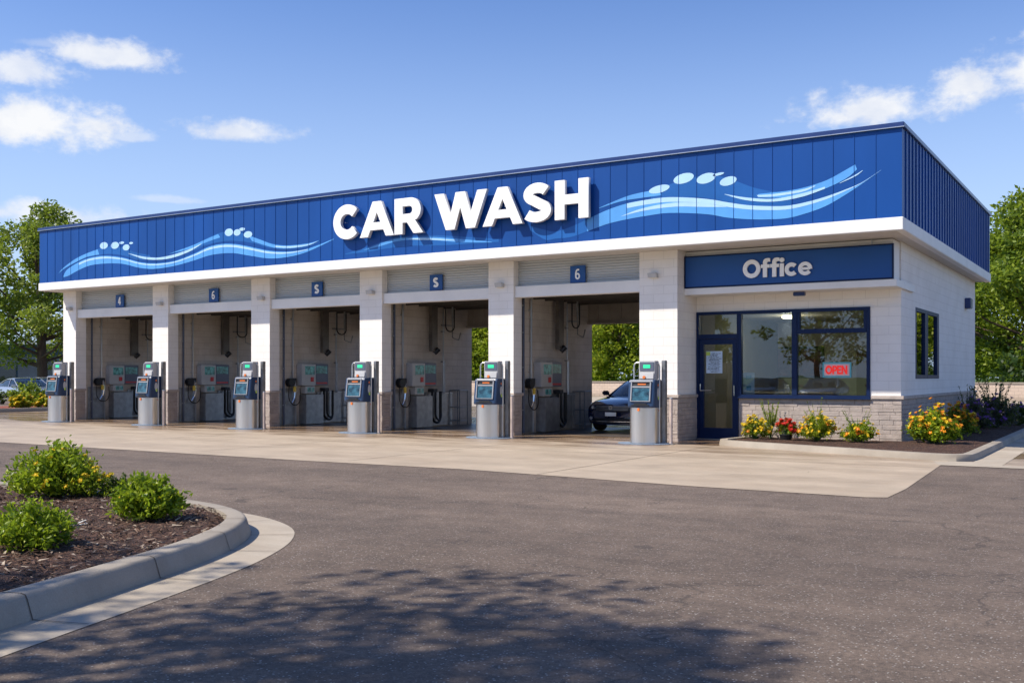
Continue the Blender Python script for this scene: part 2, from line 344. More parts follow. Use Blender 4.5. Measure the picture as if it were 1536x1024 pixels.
# ---- 2D outlines for lettering
def arc(cx, cy, rx, ry, a0, a1, n=20):
    return [(cx+rx*math.cos(R(a0+(a1-a0)*k/n)), cy+ry*math.sin(R(a0+(a1-a0)*k/n))) for k in range(n+1)]
def stroke(path, w):
    L, Rr = [], []
    for i, p in enumerate(path):
        a = Vector(path[max(i-1,0)]); b = Vector(path[min(i+1,len(path)-1)]); d = (b-a).normalized(); n = Vector((-d.y, d.x))*w/2
        L.append((p[0]+n.x, p[1]+n.y)); Rr.append((p[0]-n.x, p[1]-n.y))
    return L+Rr[::-1]
GL = {
 'C': (1.02, [stroke(arc(.52,.5,.385,.37,42,318,30), .27)]),
 'A': (1.24, [[(0,0),(.29,0),(.379,.19),(.861,.19),(.95,0),(1.24,0),(.77,1),(.47,1)], [(.478,.40),(.62,.70),(.762,.40)]]),
 'R': (1.02, [[(0,0),(.28,0),(.28,.32),(.44,.32),(.67,0),(1.0,0),(.71,.38)]+arc(.56,.66,.36,.34,-55,90,14)+[(0,1)], [(.28,.55)]+arc(.52,.665,.115,.115,-90,90,8)+[(.28,.78)]]),
 'W': (1.72, [[(0,1),(.30,1),(.53,.38),(.71,1),(1.01,1),(1.19,.38),(1.42,1),(1.72,1),(1.34,0),(1.05,0),(.86,.60),(.67,0),(.38,0)]]),
 'S': (.88, [stroke(arc(.45,.715,.285,.165,28,240,18)+arc(.42,.285,.315,.165,60,-150,18), .255)]),
 'H': (.97, [[(0,0),(.28,0),(.28,.38),(.69,.38),(.69,0),(.97,0),(.97,1),(.69,1),(.69,.62),(.28,.62),(.28,1),(0,1)]]),
 'O': (1.02, [arc(.51,.5,.51,.51,0,352,40), arc(.51,.5,.275,.28,0,352,32)]),
 'f': (.50, [[(.12,0),(.35,0),(.35,.52),(.50,.52),(.50,.70),(.35,.70),(.35,.79),(.39,.85),(.53,.85),(.53,1.03),(.40,1.05),(.26,1.03),(.16,.95),(.12,.83),(.12,.70),(0,.70),(0,.52),(.12,.52)]]),
 'i': (.26, [[(.02,0),(.25,0),(.25,.71),(.02,.71)], arc(.135,.90,.135,.125,0,345,16)]),
 'c': (.72, [stroke(arc(.38,.36,.27,.26,42,318,24), .215)]),
 'e': (.80, [stroke(arc(.39,.36,.285,.265,-5,0,1)+arc(.39,.36,.285,.265,0,325,26), .20)]),
 'P': (.66, [[(0,0),(.22,0),(.22,.34),(.38,.34)]+arc(.38,.67,.30,.33,-90,90,10)+[(0,1)], [(.22,.53)]+arc(.36,.67,.11,.14,-90,90,6)+[(.22,.81)]]),
 'E': (.62, [[(0,0),(.60,0),(.60,.2),(.22,.2),(.22,.41),(.54,.41),(.54,.60),(.22,.60),(.22,.8),(.60,.8),(.60,1),(0,1)]]),
 'N': (.86, [[(0,0),(.22,0),(.22,.62),(.62,0),(.84,0),(.84,1),(.62,1),(.62,.38),(.22,1),(0,1)]]),
 '4': (.62, [[(.34,0),(.54,0),(.54,.22),(.64,.22),(.64,.40),(.54,.40),(.54,1),(.30,1),(0,.38),(0,.22),(.34,.22)], [(.19,.40),(.34,.40),(.34,.72)]]),
 '6': (.62, [arc(.32,.31,.32,.31,0,130,16)+[(.03,.42)]+[(.0,.62),(.06,.85),(.20,.98),(.40,1.0),(.56,.95),(.52,.80),(.38,.83),(.26,.80),(.19,.68),(.18,.60),(.22,.58)]]),
}
GL['6'] = (.64, [[(.56,.96),(.40,1.0),(.22,.96),(.08,.82),(.01,.60),(0,.36)]+arc(.32,.31,.32,.31,180,420,26)+[(.36,.625),(.20,.58),(.24,.76),(.36,.84),(.50,.80)], arc(.32,.31,.135,.15,0,345,18)])
def glyph_mesh(ch, size, depth, bev=.0):
    cu = bpy.data.curves.new('g', 'CURVE'); cu.dimensions = '2D'; cu.fill_mode = 'BOTH'; cu.extrude = depth/2; cu.bevel_depth = bev; cu.bevel_resolution = 1
    for lp in GL[ch][1]:
        sp = cu.splines.new('POLY'); sp.points.add(len(lp)-1); sp.use_cyclic_u = True
        for i, p in enumerate(lp): sp.points[i].co = (p[0]*size, p[1]*size, 0, 1)
    o = bpy.data.objects.new('g', cu); COL.objects.link(o)
    bpy.context.view_layer.update()
    me = bpy.data.meshes.new_from_object(o.evaluated_get(bpy.context.evaluated_depsgraph_get()))
    bpy.data.objects.remove(o); bpy.data.curves.remove(cu)
    me.transform(Matrix.Rotation(R(90), 4, 'X'))     # stands in XZ, faces -Y
    return me
def lettering(text, x, y, z, size, depth, mat, parent, gap=.05, name='letter', rot=0, side=None, sx=1.0, bev=0, gaps=None):
    px = x
    for i, ch in enumerate(text):
        if ch == ' ': px += .32*size*sx; continue
        me = glyph_mesh(ch, size, depth, bev); me.name = name
        me.materials.clear(); me.materials.append(M[mat])
        if side:
            me.materials.append(M[side])
            for p in me.polygons:
                if abs(p.normal.y) < .5: p.material_index = 1
        o = bpy.data.objects.new(name, me); COL.objects.link(o); o.parent = parent
        o.location = (px, y, z); o.scale = (sx, 1, 1)
        if ch == 'e':
            b = MB().box(.06*size*sx, .66*size*sx, -depth/2+.002, depth/2-.002, .29*size, .43*size).build('crossbar', mat, o)
            b.scale = (1/sx, 1, 1)
        px += (GL[ch][0]+gap+(gaps or {}).get(i, 0))*size*sx
    return px

# ------------------------------------------------------------------ world, sun, camera
sun_dir = Vector((.77, .80, -1.30)).normalized()
elev = math.asin(-sun_dir.z); az = math.atan2(-sun_dir.x, -sun_dir.y)   # compass-like from +Y towards +X
w = bpy.data.worlds.new('World'); S.world = w; w.use_nodes = True
q = NT(w.node_tree); w.node_tree.nodes.clear()
sky = q.n('ShaderNodeTexSky', sky_type='NISHITA', sun_disc=False); sky.sun_elevation = elev; sky.sun_rotation = az
sky.air_density = 1.0; sky.dust_density = .35; sky.ozone_density = 2.2; sky.altitude = 0
bg = q.n('ShaderNodeBackground'); bg.inputs[1].default_value = .088
tc = q.n('ShaderNodeTexCoord').outputs['Generated']
def pix_dir(x, y):
    xc = (x-768)/1545; u = (564-y)/1545
    return Vector((.8514*xc-.5245, .5245*xc+.8514, u)).normalized()
CL = [(40,190,130,46,1), (195,207,42,10,.55), (45,110,70,27,.85), (165,84,85,28,.9), (352,198,85,22,.85), (1305,168,110,38,.95), (1455,132,62,30,1), (1545,112,62,44,1), (60,322,150,22,.8), (255,300,60,7,.35), (75,68,45,8,.25), (-140,120,120,40,.9), (1700,150,120,40,.9), (500,330,200,12,.25)]
n0 = q.n('ShaderNodeTexNoise'); n0.inputs['Scale'].default_value = 26; n0.inputs['Detail'].default_value = 9; n0.inputs['Roughness'].default_value = .62; n0.inputs['Distortion'].default_value = .1
mpn = q.n('ShaderNodeMapping'); mpn.inputs['Scale'].default_value = (1, 1, 1.45); q.l(tc, mpn.inputs[0]); q.l(mpn.outputs[0], n0.inputs['Vector'])
acc = None; accs = None
for (x, y, hw, hh, amt) in CL:
    c = pix_dir(x, y); r = c.cross(Vector((0,0,1))).normalized(); u = r.cross(c)
    def dot(v, k):
        nd = q.n('ShaderNodeVectorMath', operation='DOT_PRODUCT'); nd.inputs[1].default_value = tuple(v*k); q.l(tc, nd.inputs[0]); return nd.outputs['Value']
    a = dot(r, 1545/hw); b = dot(u, 1545/hh)
    # flatter underside
    bb = q.math('MULTIPLY', b, q.math('MULTIPLY_ADD', q.math('LESS_THAN', b, 0), .5, 1.0))
    d2 = q.math('ADD', q.math('MULTIPLY', a, a), q.math('MULTIPLY', bb, bb))
    front = q.math('GREATER_THAN', dot(c, 1), .3)
    v = q.math('MULTIPLY', q.math('SUBTRACT', 1.0, q.math('SQRT', d2)), front)
    v = q.math('ADD', v, q.math('MULTIPLY_ADD', n0.outputs[0], 2.5, -1.12))
    mr = q.n('ShaderNodeMapRange', interpolation_type='SMOOTHSTEP'); q.l(v, mr.inputs[0]); mr.inputs['From Min'].default_value = .0; mr.inputs['From Max'].default_value = .85; mr.inputs['To Max'].default_value = amt
    near = q.math('LESS_THAN', d2, 5.0)
    dens = q.math('MULTIPLY', q.math('MULTIPLY', mr.outputs[0], near), front)
    acc = dens if acc is None else q.math('MAXIMUM', acc, dens)
hz = q.n('ShaderNodeSeparateXYZ'); q.l(tc, hz.inputs[0])
hf = q.n('ShaderNodeMapRange', interpolation_type='SMOOTHSTEP'); q.l(hz.outputs[2], hf.inputs[0])
hf.inputs['From Min'].default_value = 0; hf.inputs['From Max'].default_value = .40; hf.inputs['To Min'].default_value = .85; hf.inputs['To Max'].default_value = 0
skyc = q.mix(1.0, sky.outputs[0], (.90, 1.10, 1.52), 'MULTIPLY')
skyc = q.mix(hf.outputs[0], skyc, (5.4, 6.9, 9.2))
n1 = q.noise(mpn.outputs[0], 20, 5, .6)
ccol = q.ramp(n1, [(.3, (.80, .84, .93)), (.6, (1, 1, 1))])
cs = q.n('ShaderNodeVectorMath', operation='SCALE'); q.l(ccol, cs.inputs[0]); cs.inputs['Scale'].default_value = 8.8
fin = q.mix(q.math('MULTIPLY', acc, .93), skyc, cs.outputs[0])
q.l(fin, bg.inputs[0]); wo = q.n('ShaderNodeOutputWorld'); q.l(bg.outputs[0], wo.inputs[0])

sl = bpy.data.lights.new('sun', 'SUN'); sl.energy = 5.0; sl.angle = R(.75); sl.color = (1, .925, .80)
so = bpy.data.objects.new('sun', sl); COL.objects.link(so); so.rotation_euler = sun_dir.to_track_quat('-Z', 'Y').to_euler(); so.location = (-10, -10, 30)
cd = bpy.data.cameras.new('camera'); cam = bpy.data.objects.new('camera', cd); COL.objects.link(cam); S.camera = cam
cam.location = (0, 0, 1.5); cam.rotation_euler = (R(90), 0, math.atan2(.5245, .8514))
cd.sensor_width = 36; cd.lens = 36*1545/1536; cd.shift_y = 52/1536; cd.clip_end = 3000; cd.clip_start = .05
S.view_settings.view_transform = 'Standard'; S.view_settings.look = 'None'; S.view_settings.exposure = 0.36; S.view_settings.gamma = 1
S.cycles.max_bounces = 8; S.cycles.transparent_max_bounces = 24; S.cycles.use_denoising = True

# ------------------------------------------------------------------ ground and paving
def sheet(name, poly, z, mat, kind='structure', lab=None):
    mb = MB(); mb.add([(x, y, z) for x, y in poly], [tuple(range(len(poly)))]); mb.open = True
    o = mb.build(name, mat)
    if o.data.polygons[0].normal.z < 0: o.data.flip_normals()
    return tag(o, lab, None, None, kind)
sheet('ground', [(-900,-900),(900,-900),(900,900),(-900,900)], -.012, 'turf')
sheet('parking_lot_asphalt', [(-75,-24),(40,-24),(40,62),(-75,62)], 0, 'asphalt')
apron = [(-40,15.2),(-26,13.9),(-18.5,13.72),(-12.6,13.62),(-9.3,13.7),(-5.3,13.22),(-2.95,13.14),(-2.72,13.25),(-2.72,14.4),(-2.97,18.9),(-2.97,21),(-7.9,21.6),(-7.9,23.4),(-9,23.4),(-9.3,42),(-40,42)]
sheet('concrete_apron', apron, .006, 'apron')
sheet('rear_drive_concrete', [(-9.2,35.1),(-2.4,35.1),(-2.4,42),(-9.2,42)], .006, 'apron')
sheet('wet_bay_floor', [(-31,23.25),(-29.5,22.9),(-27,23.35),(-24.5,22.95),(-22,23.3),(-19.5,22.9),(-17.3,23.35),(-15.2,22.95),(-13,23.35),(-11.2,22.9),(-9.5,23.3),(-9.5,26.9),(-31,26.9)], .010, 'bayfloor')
jt = MB()
def strip(a, b, wd, z=.0105):
    a, b = Vector(a), Vector(b); n = Vector((-(b-a).y, (b-a).x)).normalized()*wd/2
    jt.add([(a.x+n.x,a.y+n.y,z),(b.x+n.x,b.y+n.y,z),(b.x-n.x,b.y-n.y,z),(a.x-n.x,a.y-n.y,z)], [(0,1,2,3)])
strip((-40,17.9),(-3.0,17.9),.016)
for x in (-36,-32,-28,-24,-20,-16,-12): strip((x,13.95),(x,22.0),.014)
strip((-7.9,13.55),(-7.9,21.2),.016)
jt.open = True; tag(jt.build('apron_joints', 'joint'), kind='structure')

def kerb_loop(name, base, top_out, top_in, h, z0=.0, closed=False):
    """kerb body: rounded section between outline curves"""
    mb = MB(); n = len(base); vs = []
    prof = lambda b, t, i: [(*b, z0), (b[0]*.3+t[0]*.7, b[1]*.3+t[1]*.7, z0+h*.80), (b[0]*.05+t[0]*.95, b[1]*.05+t[1]*.95, z0+h*.95), (t[0]*.85+i[0]*.15, t[1]*.85+i[1]*.15, z0+h), (*i, z0+h*.995), (*i, z0-.02)]
    for b, t, i in zip(base, top_out, top_in): vs += prof(b, t, i)
    k = 6; fs = []
    rng = n if closed else n-1
    for a in range(rng):
        c = (a+1) % n
        for j in range(k-1): fs.append((a*k+j, c*k+j, c*k+j+1, a*k+j+1))
    mb.add(vs, fs); mb.open = False
    o = mb.build(name, 'kerb'); smooth_by_angle(o, 50); return o
# foreground island: centre line of the kerb top outer edge (nose points to +X), continued out of frame
isl = [(-5.15,1.6),(-5.42,2.4),(-5.80,3.62),(-6.05,4.45),(-6.40,5.50),(-6.72,6.20),(-7.05,6.72),(-7.45,7.14),(-8.02,7.46),(-8.6,7.62),(-9.3,7.70),(-12.2,7.72),(-16,7.7),(-19.5,7.3),(-20.5,6),(-20.5,1.5),(-20,0.9)]
isl = cat_rom(isl, 5)
def offset(pts, d):
    out = []
    for i, p in enumerate(pts):
        a = Vector(pts[max(i-1,0)]); b = Vector(pts[min(i+1,len(pts)-1)]); t = (b-a).normalized()
        out.append((p[0]+t.y*d, p[1]-t.x*d))
    return out
outb = offset(isl, .06); inn = offset(isl, -.17); gut = offset(isl, .46)
kerb_loop('island_kerb', outb, isl, inn, .17)
g = MB(); n = len(gut); g.add([(*p, .004) for p in gut]+[(*p, .010) for p in outb], [(i, i+1, n+i+1, n+i) for i in range(n-1)]); g.open = True
o = g.build('island_gutter', 'gutter'); o.data.flip_normals() if o.data.polygons[0].normal.z < 0 else None; tag(o, kind='structure')
tag(bpy.data.objects['island_kerb'], kind='structure')
# kerb joints
kj = MB()
for i in range(4, 56, 7):
    a, b, c = Vector(gut[i]), Vector(outb[i]), Vector(isl[i]); t = (Vector(gut[i+1])-Vector(gut[i])).normalized()*.005
    kj.add([(*(a-t), .0135), (*(a+t), .0135), (*(b+t), .0145), (*(b-t), .0145)], [(0,1,2,3)])
for i in range(4, 56, 7):    # saw-cut joints up the kerb face
    t = (Vector(isl[i+1])-Vector(isl[i])).normalized()*.004; nn = Vector((t.y, -t.x)).normalized()*.003
    b = Vector(outb[i])+nn; tt = Vector(isl[i])+nn; m = b*.3+tt*.7; m2 = b*.05+tt*.95
    pts = [(b, .01), (m, .138), (m2, .1635), (Vector(isl[i])*.85+Vector(inn[i])*.15, .1725), (Vector(inn[i]), .1715)]
    for (p0, z0), (p1, z1) in zip(pts, pts[1:]): kj.add([(*(p0-t), z0), (*(p0+t), z0), (*(p1+t), z1), (*(p1-t), z1)], [(0,1,2,3)])
kj.open = True; tag(kj.build('gutter_joints', 'joint'), kind='structure')
def in_poly(x, y, poly):
    c = False; j = len(poly)-1
    for i in range(len(poly)):
        if (poly[i][1] > y) != (poly[j][1] > y) and x < (poly[j][0]-poly[i][0])*(y-poly[i][1])/(poly[j][1]-poly[i][1])+poly[i][0]: c = not c
        j = i
    return c
from mathutils import noise as mnoise
def mulch_bed(name, poly, z, step, mat='mulch', hump=.06, dens=0, region=None, seed=3):
    xs = [p[0] for p in poly]; ys = [p[1] for p in poly]
    bm = bmesh.new(); f = bm.faces.new([bm.verts.new((x, y, 0)) for x, y in poly])
    if f.normal.z < 0: f.normal_flip()
    x = min(xs)
    def cut(co, no):
        bmesh.ops.bisect_plane(bm, geom=bm.verts[:]+bm.edges[:]+bm.faces[:], plane_co=co, plane_no=no)
    k = min(xs)+step
    while k < max(xs): cut((k,0,0), (1,0,0)); k += step
    k = min(ys)+step
    while k < max(ys): cut((0,k,0), (0,1,0)); k += step
    bmesh.ops.triangulate(bm, faces=[f for f in bm.faces if len(f.verts) > 4])
    for v in bm.verts:
        nz = mnoise.noise(Vector((v.co.x*2.2, v.co.y*2.2, 0)))*.5+mnoise.noise(Vector((v.co.x*9, v.co.y*9, 3)))*.25
        v.co.z = z+hump*(nz if not v.is_boundary else -.15)+(hump*.6 if not v.is_boundary else 0)
    me = bpy.data.meshes.new(name); bm.normal_update(); bm.to_mesh(me); bm.free()
    for p in me.polygons: p.use_smooth = True
    me.materials.append(M[mat]); o = bpy.data.objects.new(name, me); COL.objects.link(o); tag(o, kind='structure')
    if me.polygons[0].normal.z < 0: me.flip_normals()
    return o
mulch_bed('island_mulch', inn, .115, .12)
rr = random.Random(5); ch = MB()
for _ in range(16000):
    x = rr.uniform(-13, -5.6); y = rr.uniform(2.2, 7.7)
    if not in_poly(x, y, inn): continue
    if (x+9)**2+(y-5)**2 > 30: continue
    L = rr.uniform(.012, .05); W = rr.uniform(.004, .011); a = rr.uniform(0, 6.28); zt = .150+rr.uniform(-.015, .028); ti = rr.uniform(-.3, .3)
    d = Vector((math.cos(a), math.sin(a), ti)); s_ = Vector((-math.sin(a), math.cos(a), rr.uniform(-.4, .4)))
    c = Vector((x, y, zt)); b = Vector((0, 0, W*.5))
    ch.add([c-d*L-s_*W, c+d*L-s_*W*.6+b, c+d*L*.9+s_*W, c-d*L*.8+s_*W+b], [(0,1,2,3)])
ch.open = True; tag(ch.build('bark_chips', 'chip'), 'loose bark chips scattered over the mulch of the kerbed island', kind='stuff')
# flower bed round the office corner
bed = [(-7.80,23.30),(-8.0,21.75),(-7.85,21.35),(-7.4,21.1),(-4.25,19.86),(-3.25,19.52),(-2.85,19.50),(-2.62,19.78),(-2.60,20.3),(-2.6,35.0)]
bed = [p for p in bed]
bi = offset(bed, -.17); bo = offset(bed, .03)
tag(kerb_loop('office_bed_kerb', bo, bed, bi, .125), kind='structure')
mulch_bed('office_bed_mulch', bi+[(-4.0,35.0),(-4.46,34.6),(-4.46,23.3)], .075, .14, hump=.05)
sheet('bed_gutter', [(-3.0,18.55),(-2.1,18.5),(2.5,18.3),(2.5,18.75),(-2.05,18.95),(-2.12,35),(-2.57,35),(-2.57,19.5),(-3.2,19.35)], .008, 'gutter')
sheet('side_drive_concrete', [(-2.1,18.98),(2.6,18.78),(3.4,23.0),(-2.1,23.6)], .004, 'apron')

# ------------------------------------------------------------------ car wash building
B = thing('car_wash_building', 'long white block car wash with blue metal parapet, five open bays and an office', 'building')
piers = [(-31.77,-31.08),(-27.16,-26.43),(-22.76,-22.0),(-18.57,-17.79),(-14.32,-13.57),(-10.11,-9.16)]
srnd = random.Random(11)
def stone_face(mb, ox, oy, ux, uy, nx, ny, length, z0, z1):
    z = z0; row = 0
    while z < z1-.03:
        h = min(srnd.choice([.07,.095,.1,.105]), z1-z); 
        if z1-(z+h) < .04: h = z1-z
        u = 0
        while u < length-.01:
            L = min(srnd.uniform(.18, .5), length-u)
            if length-(u+L) < .08: L = length-u
            p = srnd.uniform(.020, .032)
            a, b = u+.0015, u+L-.0015
            xs = [ox+ux*a, ox+ux*b, ox+ux*a+nx*p, ox+ux*b+nx*p]; ys = [oy+uy*a, oy+uy*b, oy+uy*a+ny*p, oy+uy*b+ny*p]
            X0, X1, Y0, Y1 = min(xs), max(xs), min(ys), max(ys)
            if nx: X0, X1 = (X0-.03, X1) if nx > 0 else (X0, X1+.03)
            if ny: Y0, Y1 = (Y0-.0, Y1+.03) if ny < 0 else (Y0-.03, Y1)
            mb.box(X0, X1, Y0, Y1, z+.0015, z+h-.0015); u += L
        z += h; row += 1
Pf, ST = 22.10, 1.0
for i, (a, b) in enumerate(piers):
    yb = 22.5 if i < 5 else 23.32
    pr = MB().box(a, b, Pf, yb, 0, 4.40).build('pier', 'block', B)
    st = MB(); L = b-a
    stone_face(st, a-.02, Pf, 1, 0, 0, -1, L+.04, .0, ST)
    stone_face(st, b, Pf-.02, 0, 1, 1, 0, yb-Pf-.02 if i == 5 else .38, .0, ST)
    stone_face(st, a, Pf-.02, 0, 1, -1, 0, .38, .0, ST)
    st.build('stone_base', 'stone', pr, bevel=.006, seg=1)
    MB().box(a-.055, b+.055, Pf-.055, Pf+.02, ST, ST+.075).box(a-.055, a+.02, Pf+.021, Pf+.42, ST, ST+.075).box(b-.02, b+.055, Pf+.021, Pf+(.42 if i < 5 else 1.2), ST, ST+.075).build('stone_sill', 'stone_cap', pr, bevel=.01)
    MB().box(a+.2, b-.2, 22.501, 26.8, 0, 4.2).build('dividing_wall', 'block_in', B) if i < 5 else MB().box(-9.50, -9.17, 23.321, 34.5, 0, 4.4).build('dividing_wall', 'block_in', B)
# bay heads
for i in range(5):
    a, b = piers[i][1], piers[i+1][0]
    MB().box(a+.002, b-.002, 22.16, 22.42, 3.48, 3.76).build('header_beam', 'trim', B, bevel=.008)
    rd = MB(); z = 3.762; pts = []
    while z < 4.39: pts += [(22.34, z), (22.328, z+.02), (22.328, z+.045), (22.34, z+.06)]; z += .066
    poly = pts+[(22.40, 4.399), (22.40, 3.762)]
    rd.prism(poly, a+.004, b-.004, 'x').build('roller_door', 'door_gray', B)
# ceiling, joists, rear head
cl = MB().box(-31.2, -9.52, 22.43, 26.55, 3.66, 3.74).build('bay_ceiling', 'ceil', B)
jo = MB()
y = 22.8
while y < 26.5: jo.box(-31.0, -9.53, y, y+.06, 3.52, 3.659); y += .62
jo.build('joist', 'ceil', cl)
rh = MB()
rh.box(-31.2, -9.52, 26.56, 26.70, 3.06, 3.9)
x = -31.1
while x < -9.6: rh.box(x, x+.035, 26.535, 26.559, 3.12, 3.65); x += .36
rh.box(-31.2, -9.52, 26.50, 26.76, 3.0, 3.058)
rh.build('rear_head', P('rear_head_panel', (.30, .26, .22), .7), B)
# office shell
of = MB()
WX0, WX1, DX0, DX1, WZ0, WZ1, WY = -8.12, -5.14, -9.15, -8.13, 1.06, 3.02, 23.30
of.box(WX0-.01, WX1, WY, WY+.2, 0, WZ0-.002)            # under the window
of.box(-9.158, -4.5, WY, WY+.2, WZ1+.002, 4.4)         # above the openings
of.box(WX1+.001, -4.5, WY-.03, WY+.2, 0, WZ1)           # corner pier
of.build('office_front_wall', 'block', B)
sw = MB()
SY0, SY1, SZ0, SZ1 = 24.9, 28.0, 1.44, 3.08
sw.box(-4.7, -4.5, WY+.201, SY0, 0, 4.4).box(-4.7, -4.5, SY1, 34.5, 0, 4.4).box(-4.7, -4.5, SY0, SY1, 0, SZ0).box(-4.7, -4.5, SY0, SY1, SZ1, 4.4)
sw.box(-9.165, -4.701, 34.3, 34.5, 0, 4.4)
sw.build('office_side_wall', 'block', B)
st = MB()
stone_face(st, WX0+.02, WY, 1, 0, 0, -1, WX1-WX0-.02, 0, ST); stone_face(st, WX1, WY-.03, 1, 0, 0, -1, .66, 0, ST)
stone_face(st, -4.5, WY-.05, 0, 1, 1, 0, 11.25, 0, ST)
ob = st.build('office_stone_base', 'stone', B, bevel=.006, seg=1)
MB().box(WX1+.03, -4.43, WY-.085, WY-.028, ST, ST+.075).box(-4.502, -4.44, WY-.027, 34.55, ST, ST+.07).build('stone_sill', 'stone_cap', ob, bevel=.008)
# fascia
XL, XR, YF, YB = -31.9, -4.10, 21.30, 34.62
fp = MB().box(XL, XR, YF, YF+.12, 4.64, 6.40)
x = XL+.42
while x < XR-.1: fp.box(x-.005, x+.005, YF-.010, YF+.001, 4.66, 6.385); x += .42
fpo = fp.build('front_parapet_panel', 'blue', B)
fs = MB().box(XR-.12, XR-.001, YF+.121, YB, 4.64, 6.40)
y = YF+.35
while y < YB-.1: fs.box(XR-.002, XR+.024, y-.022, y+.022, 4.66, 6.385); y += .36
fs.build('side_parapet_panel', 'blue', B)
fl = MB().box(XL+.001, XL+.12, YF+.121, 27.2, 4.64, 6.40).box(XL+.13, -9.0, 27.08, 27.2, 3.66, 6.40).box(-9.1, -8.98, 27.21, YB, 4.4, 6.40).box(-8.97, XR-.13, YB-.12, YB, 4.4, 6.40)
fl.build('rear_parapet_panel', 'blue', B)
cp = MB().box(XL-.05, XR+.05, YF-.05, YF+.16, 6.402, 6.50).box(XR-.16, XR+.05, YF+.161, YB+.05, 6.402, 6.50).box(XL-.05, XL+.16, YF+.161, 27.25, 6.402, 6.50)
cp.build('parapet_cap', 'blue_dk', B, bevel=.01)
MB().box(XL-.052, XR+.052, YF-.056, YF-.0505, 6.396, 6.412).build('cap_drip_edge', 'galv', B)
bd = MB().box(XL-.03, XR+.03, YF-.03, YF+.14, 4.38, 4.638).box(XR-.14, XR+.03, YF+.141, YB+.03, 4.38, 4.638).box(XL-.03, XL+.14, YF+.141, 27.2, 4.38, 4.638)
bd.build('white_band', 'trim', B, bevel=.012)
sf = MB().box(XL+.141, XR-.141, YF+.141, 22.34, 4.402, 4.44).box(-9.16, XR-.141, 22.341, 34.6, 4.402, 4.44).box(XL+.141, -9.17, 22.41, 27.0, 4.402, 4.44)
sf.build('soffit', 'soffit', B)
MB().box(XL+.13, XR-.13, YF+.13, 27.07, 6.18, 6.26).box(-8.97, XR-.13, 27.071, YB-.13, 6.18, 6.26).build('flat_roof', 'ceil', B)
# sign ledge over the office
lg = MB().box(-9.158, -4.44, 22.50, 23.298, 3.38, 3.53).box(-4.497, -4.44, 23.30, 24.5, 3.38, 3.53)
lg.box(-9.158, -4.53, 22.60, 23.27, 3.532, 4.385)
lg.build('sign_ledge', 'trim', B, bevel=.006)
MB().tube([(-4.95,22.55,4.28),(-4.95,22.55,4.40)], .015).build('sign_hanger', 'galv', B)
# waves painted on the parapet
def band(mb, top, bot, z, n=10):
    T, Bt = cat_rom(top, n), cat_rom(bot, n)
    m = min(len(T), len(Bt)); T = [T[int(i*(len(T)-1)/(m-1))] for i in range(m)]; Bt = [Bt[int(i*(len(Bt)-1)/(m-1))] for i in range(m)]
    mb.add([(p[0], z, p[1]) for p in T]+[(p[0], z, p[1]) for p in Bt], [(i, m+i, m+i+1, i+1) for i in range(m-1)])
def lerp(T, Bt, k): return [(a[0]+(b[0]-a[0])*k, a[1]+(b[1]-a[1])*k) for a, b in zip(T, Bt)]
wm, wl, wp = MB(), MB(), MB()
for m_ in (wm, wl, wp): m_.open = True
y1, y2, y3 = YF-.0022, YF-.0042, YF-.0062
# left wave
LT = [(-30.61,4.81),(-30.41,5.02),(-29.81,5.23),(-29.22,5.34),(-28.45,5.36),(-27.6,5.25),(-26.78,5.06),(-26.07,4.98),(-25.2,5.0),(-24.35,5.16),(-23.7,5.33),(-23.13,5.38),(-22.58,5.34),(-21.96,5.22),(-21.21,5.06),(-20.47,4.99),(-19.76,5.02),(-18.81,5.23)]
LB = [(-30.59,4.78),(-30.31,4.82),(-29.81,4.97),(-29.22,5.09),(-28.45,5.11),(-27.6,5.05),(-26.78,4.88),(-26.07,4.81),(-25.2,4.85),(-24.35,4.96),(-23.7,5.07),(-23.13,5.10),(-22.58,5.07),(-21.96,4.96),(-21.21,4.84),(-20.47,4.84),(-19.76,4.94),(-18.81,5.215)]
band(wl, LT, LB, y2)
band(wp, lerp(LT, LB, .12)[2:17], lerp(LT, LB, .36)[2:17], y3)
band(wl, [(-30.86,4.93),(-30.61,5.09),(-30.0,5.34),(-29.41,5.49),(-28.83,5.59)], [(-30.86,4.925),(-30.5,5.08),(-29.95,5.24),(-29.35,5.38),(-28.75,5.42)], y2)
band(wm, [(-29.4,5.49),(-28.83,5.60),(-28.2,5.64),(-27.6,5.56),(-27.0,5.38),(-26.3,5.24)], [(-29.4,5.36),(-28.8,5.40),(-28.2,5.40),(-27.5,5.30),(-26.9,5.14),(-26.3,5.12)], y1)
band(wp, [(-27.32,5.37),(-26.6,5.22),(-25.89,5.15),(-25.2,5.20),(-24.5,5.32),(-24.0,5.45)], [(-27.32,5.36),(-26.6,5.15),(-25.89,5.08),(-25.2,5.11),(-24.5,5.25),(-24.0,5.43)], y3)
band(wm, [(-25.2,5.22),(-24.35,5.42),(-23.86,5.56),(-23.29,5.70),(-22.8,5.72),(-22.2,5.62),(-21.7,5.45),(-21.2,5.28),(-20.6,5.16)], [(-25.2,5.20),(-24.35,5.26),(-23.86,5.38),(-23.29,5.44),(-22.8,5.45),(-22.2,5.38),(-21.7,5.28),(-21.2,5.14),(-20.6,5.10)], y1)
band(wl, [(-25.4,5.24),(-24.4,5.42),(-23.86,5.55),(-23.29,5.68)], [(-25.4,5.235),(-24.4,5.34),(-23.8,5.47),(-23.2,5.58)], y2)
band(wl, [(-22.04,5.55),(-21.58,5.40),(-21.06,5.23),(-20.47,5.16),(-19.76,5.17),(-19.35,5.22)], [(-21.9,5.38),(-21.3,5.20),(-20.84,5.10),(-20.33,5.07),(-19.76,5.10),(-19.35,5.21)], y2)
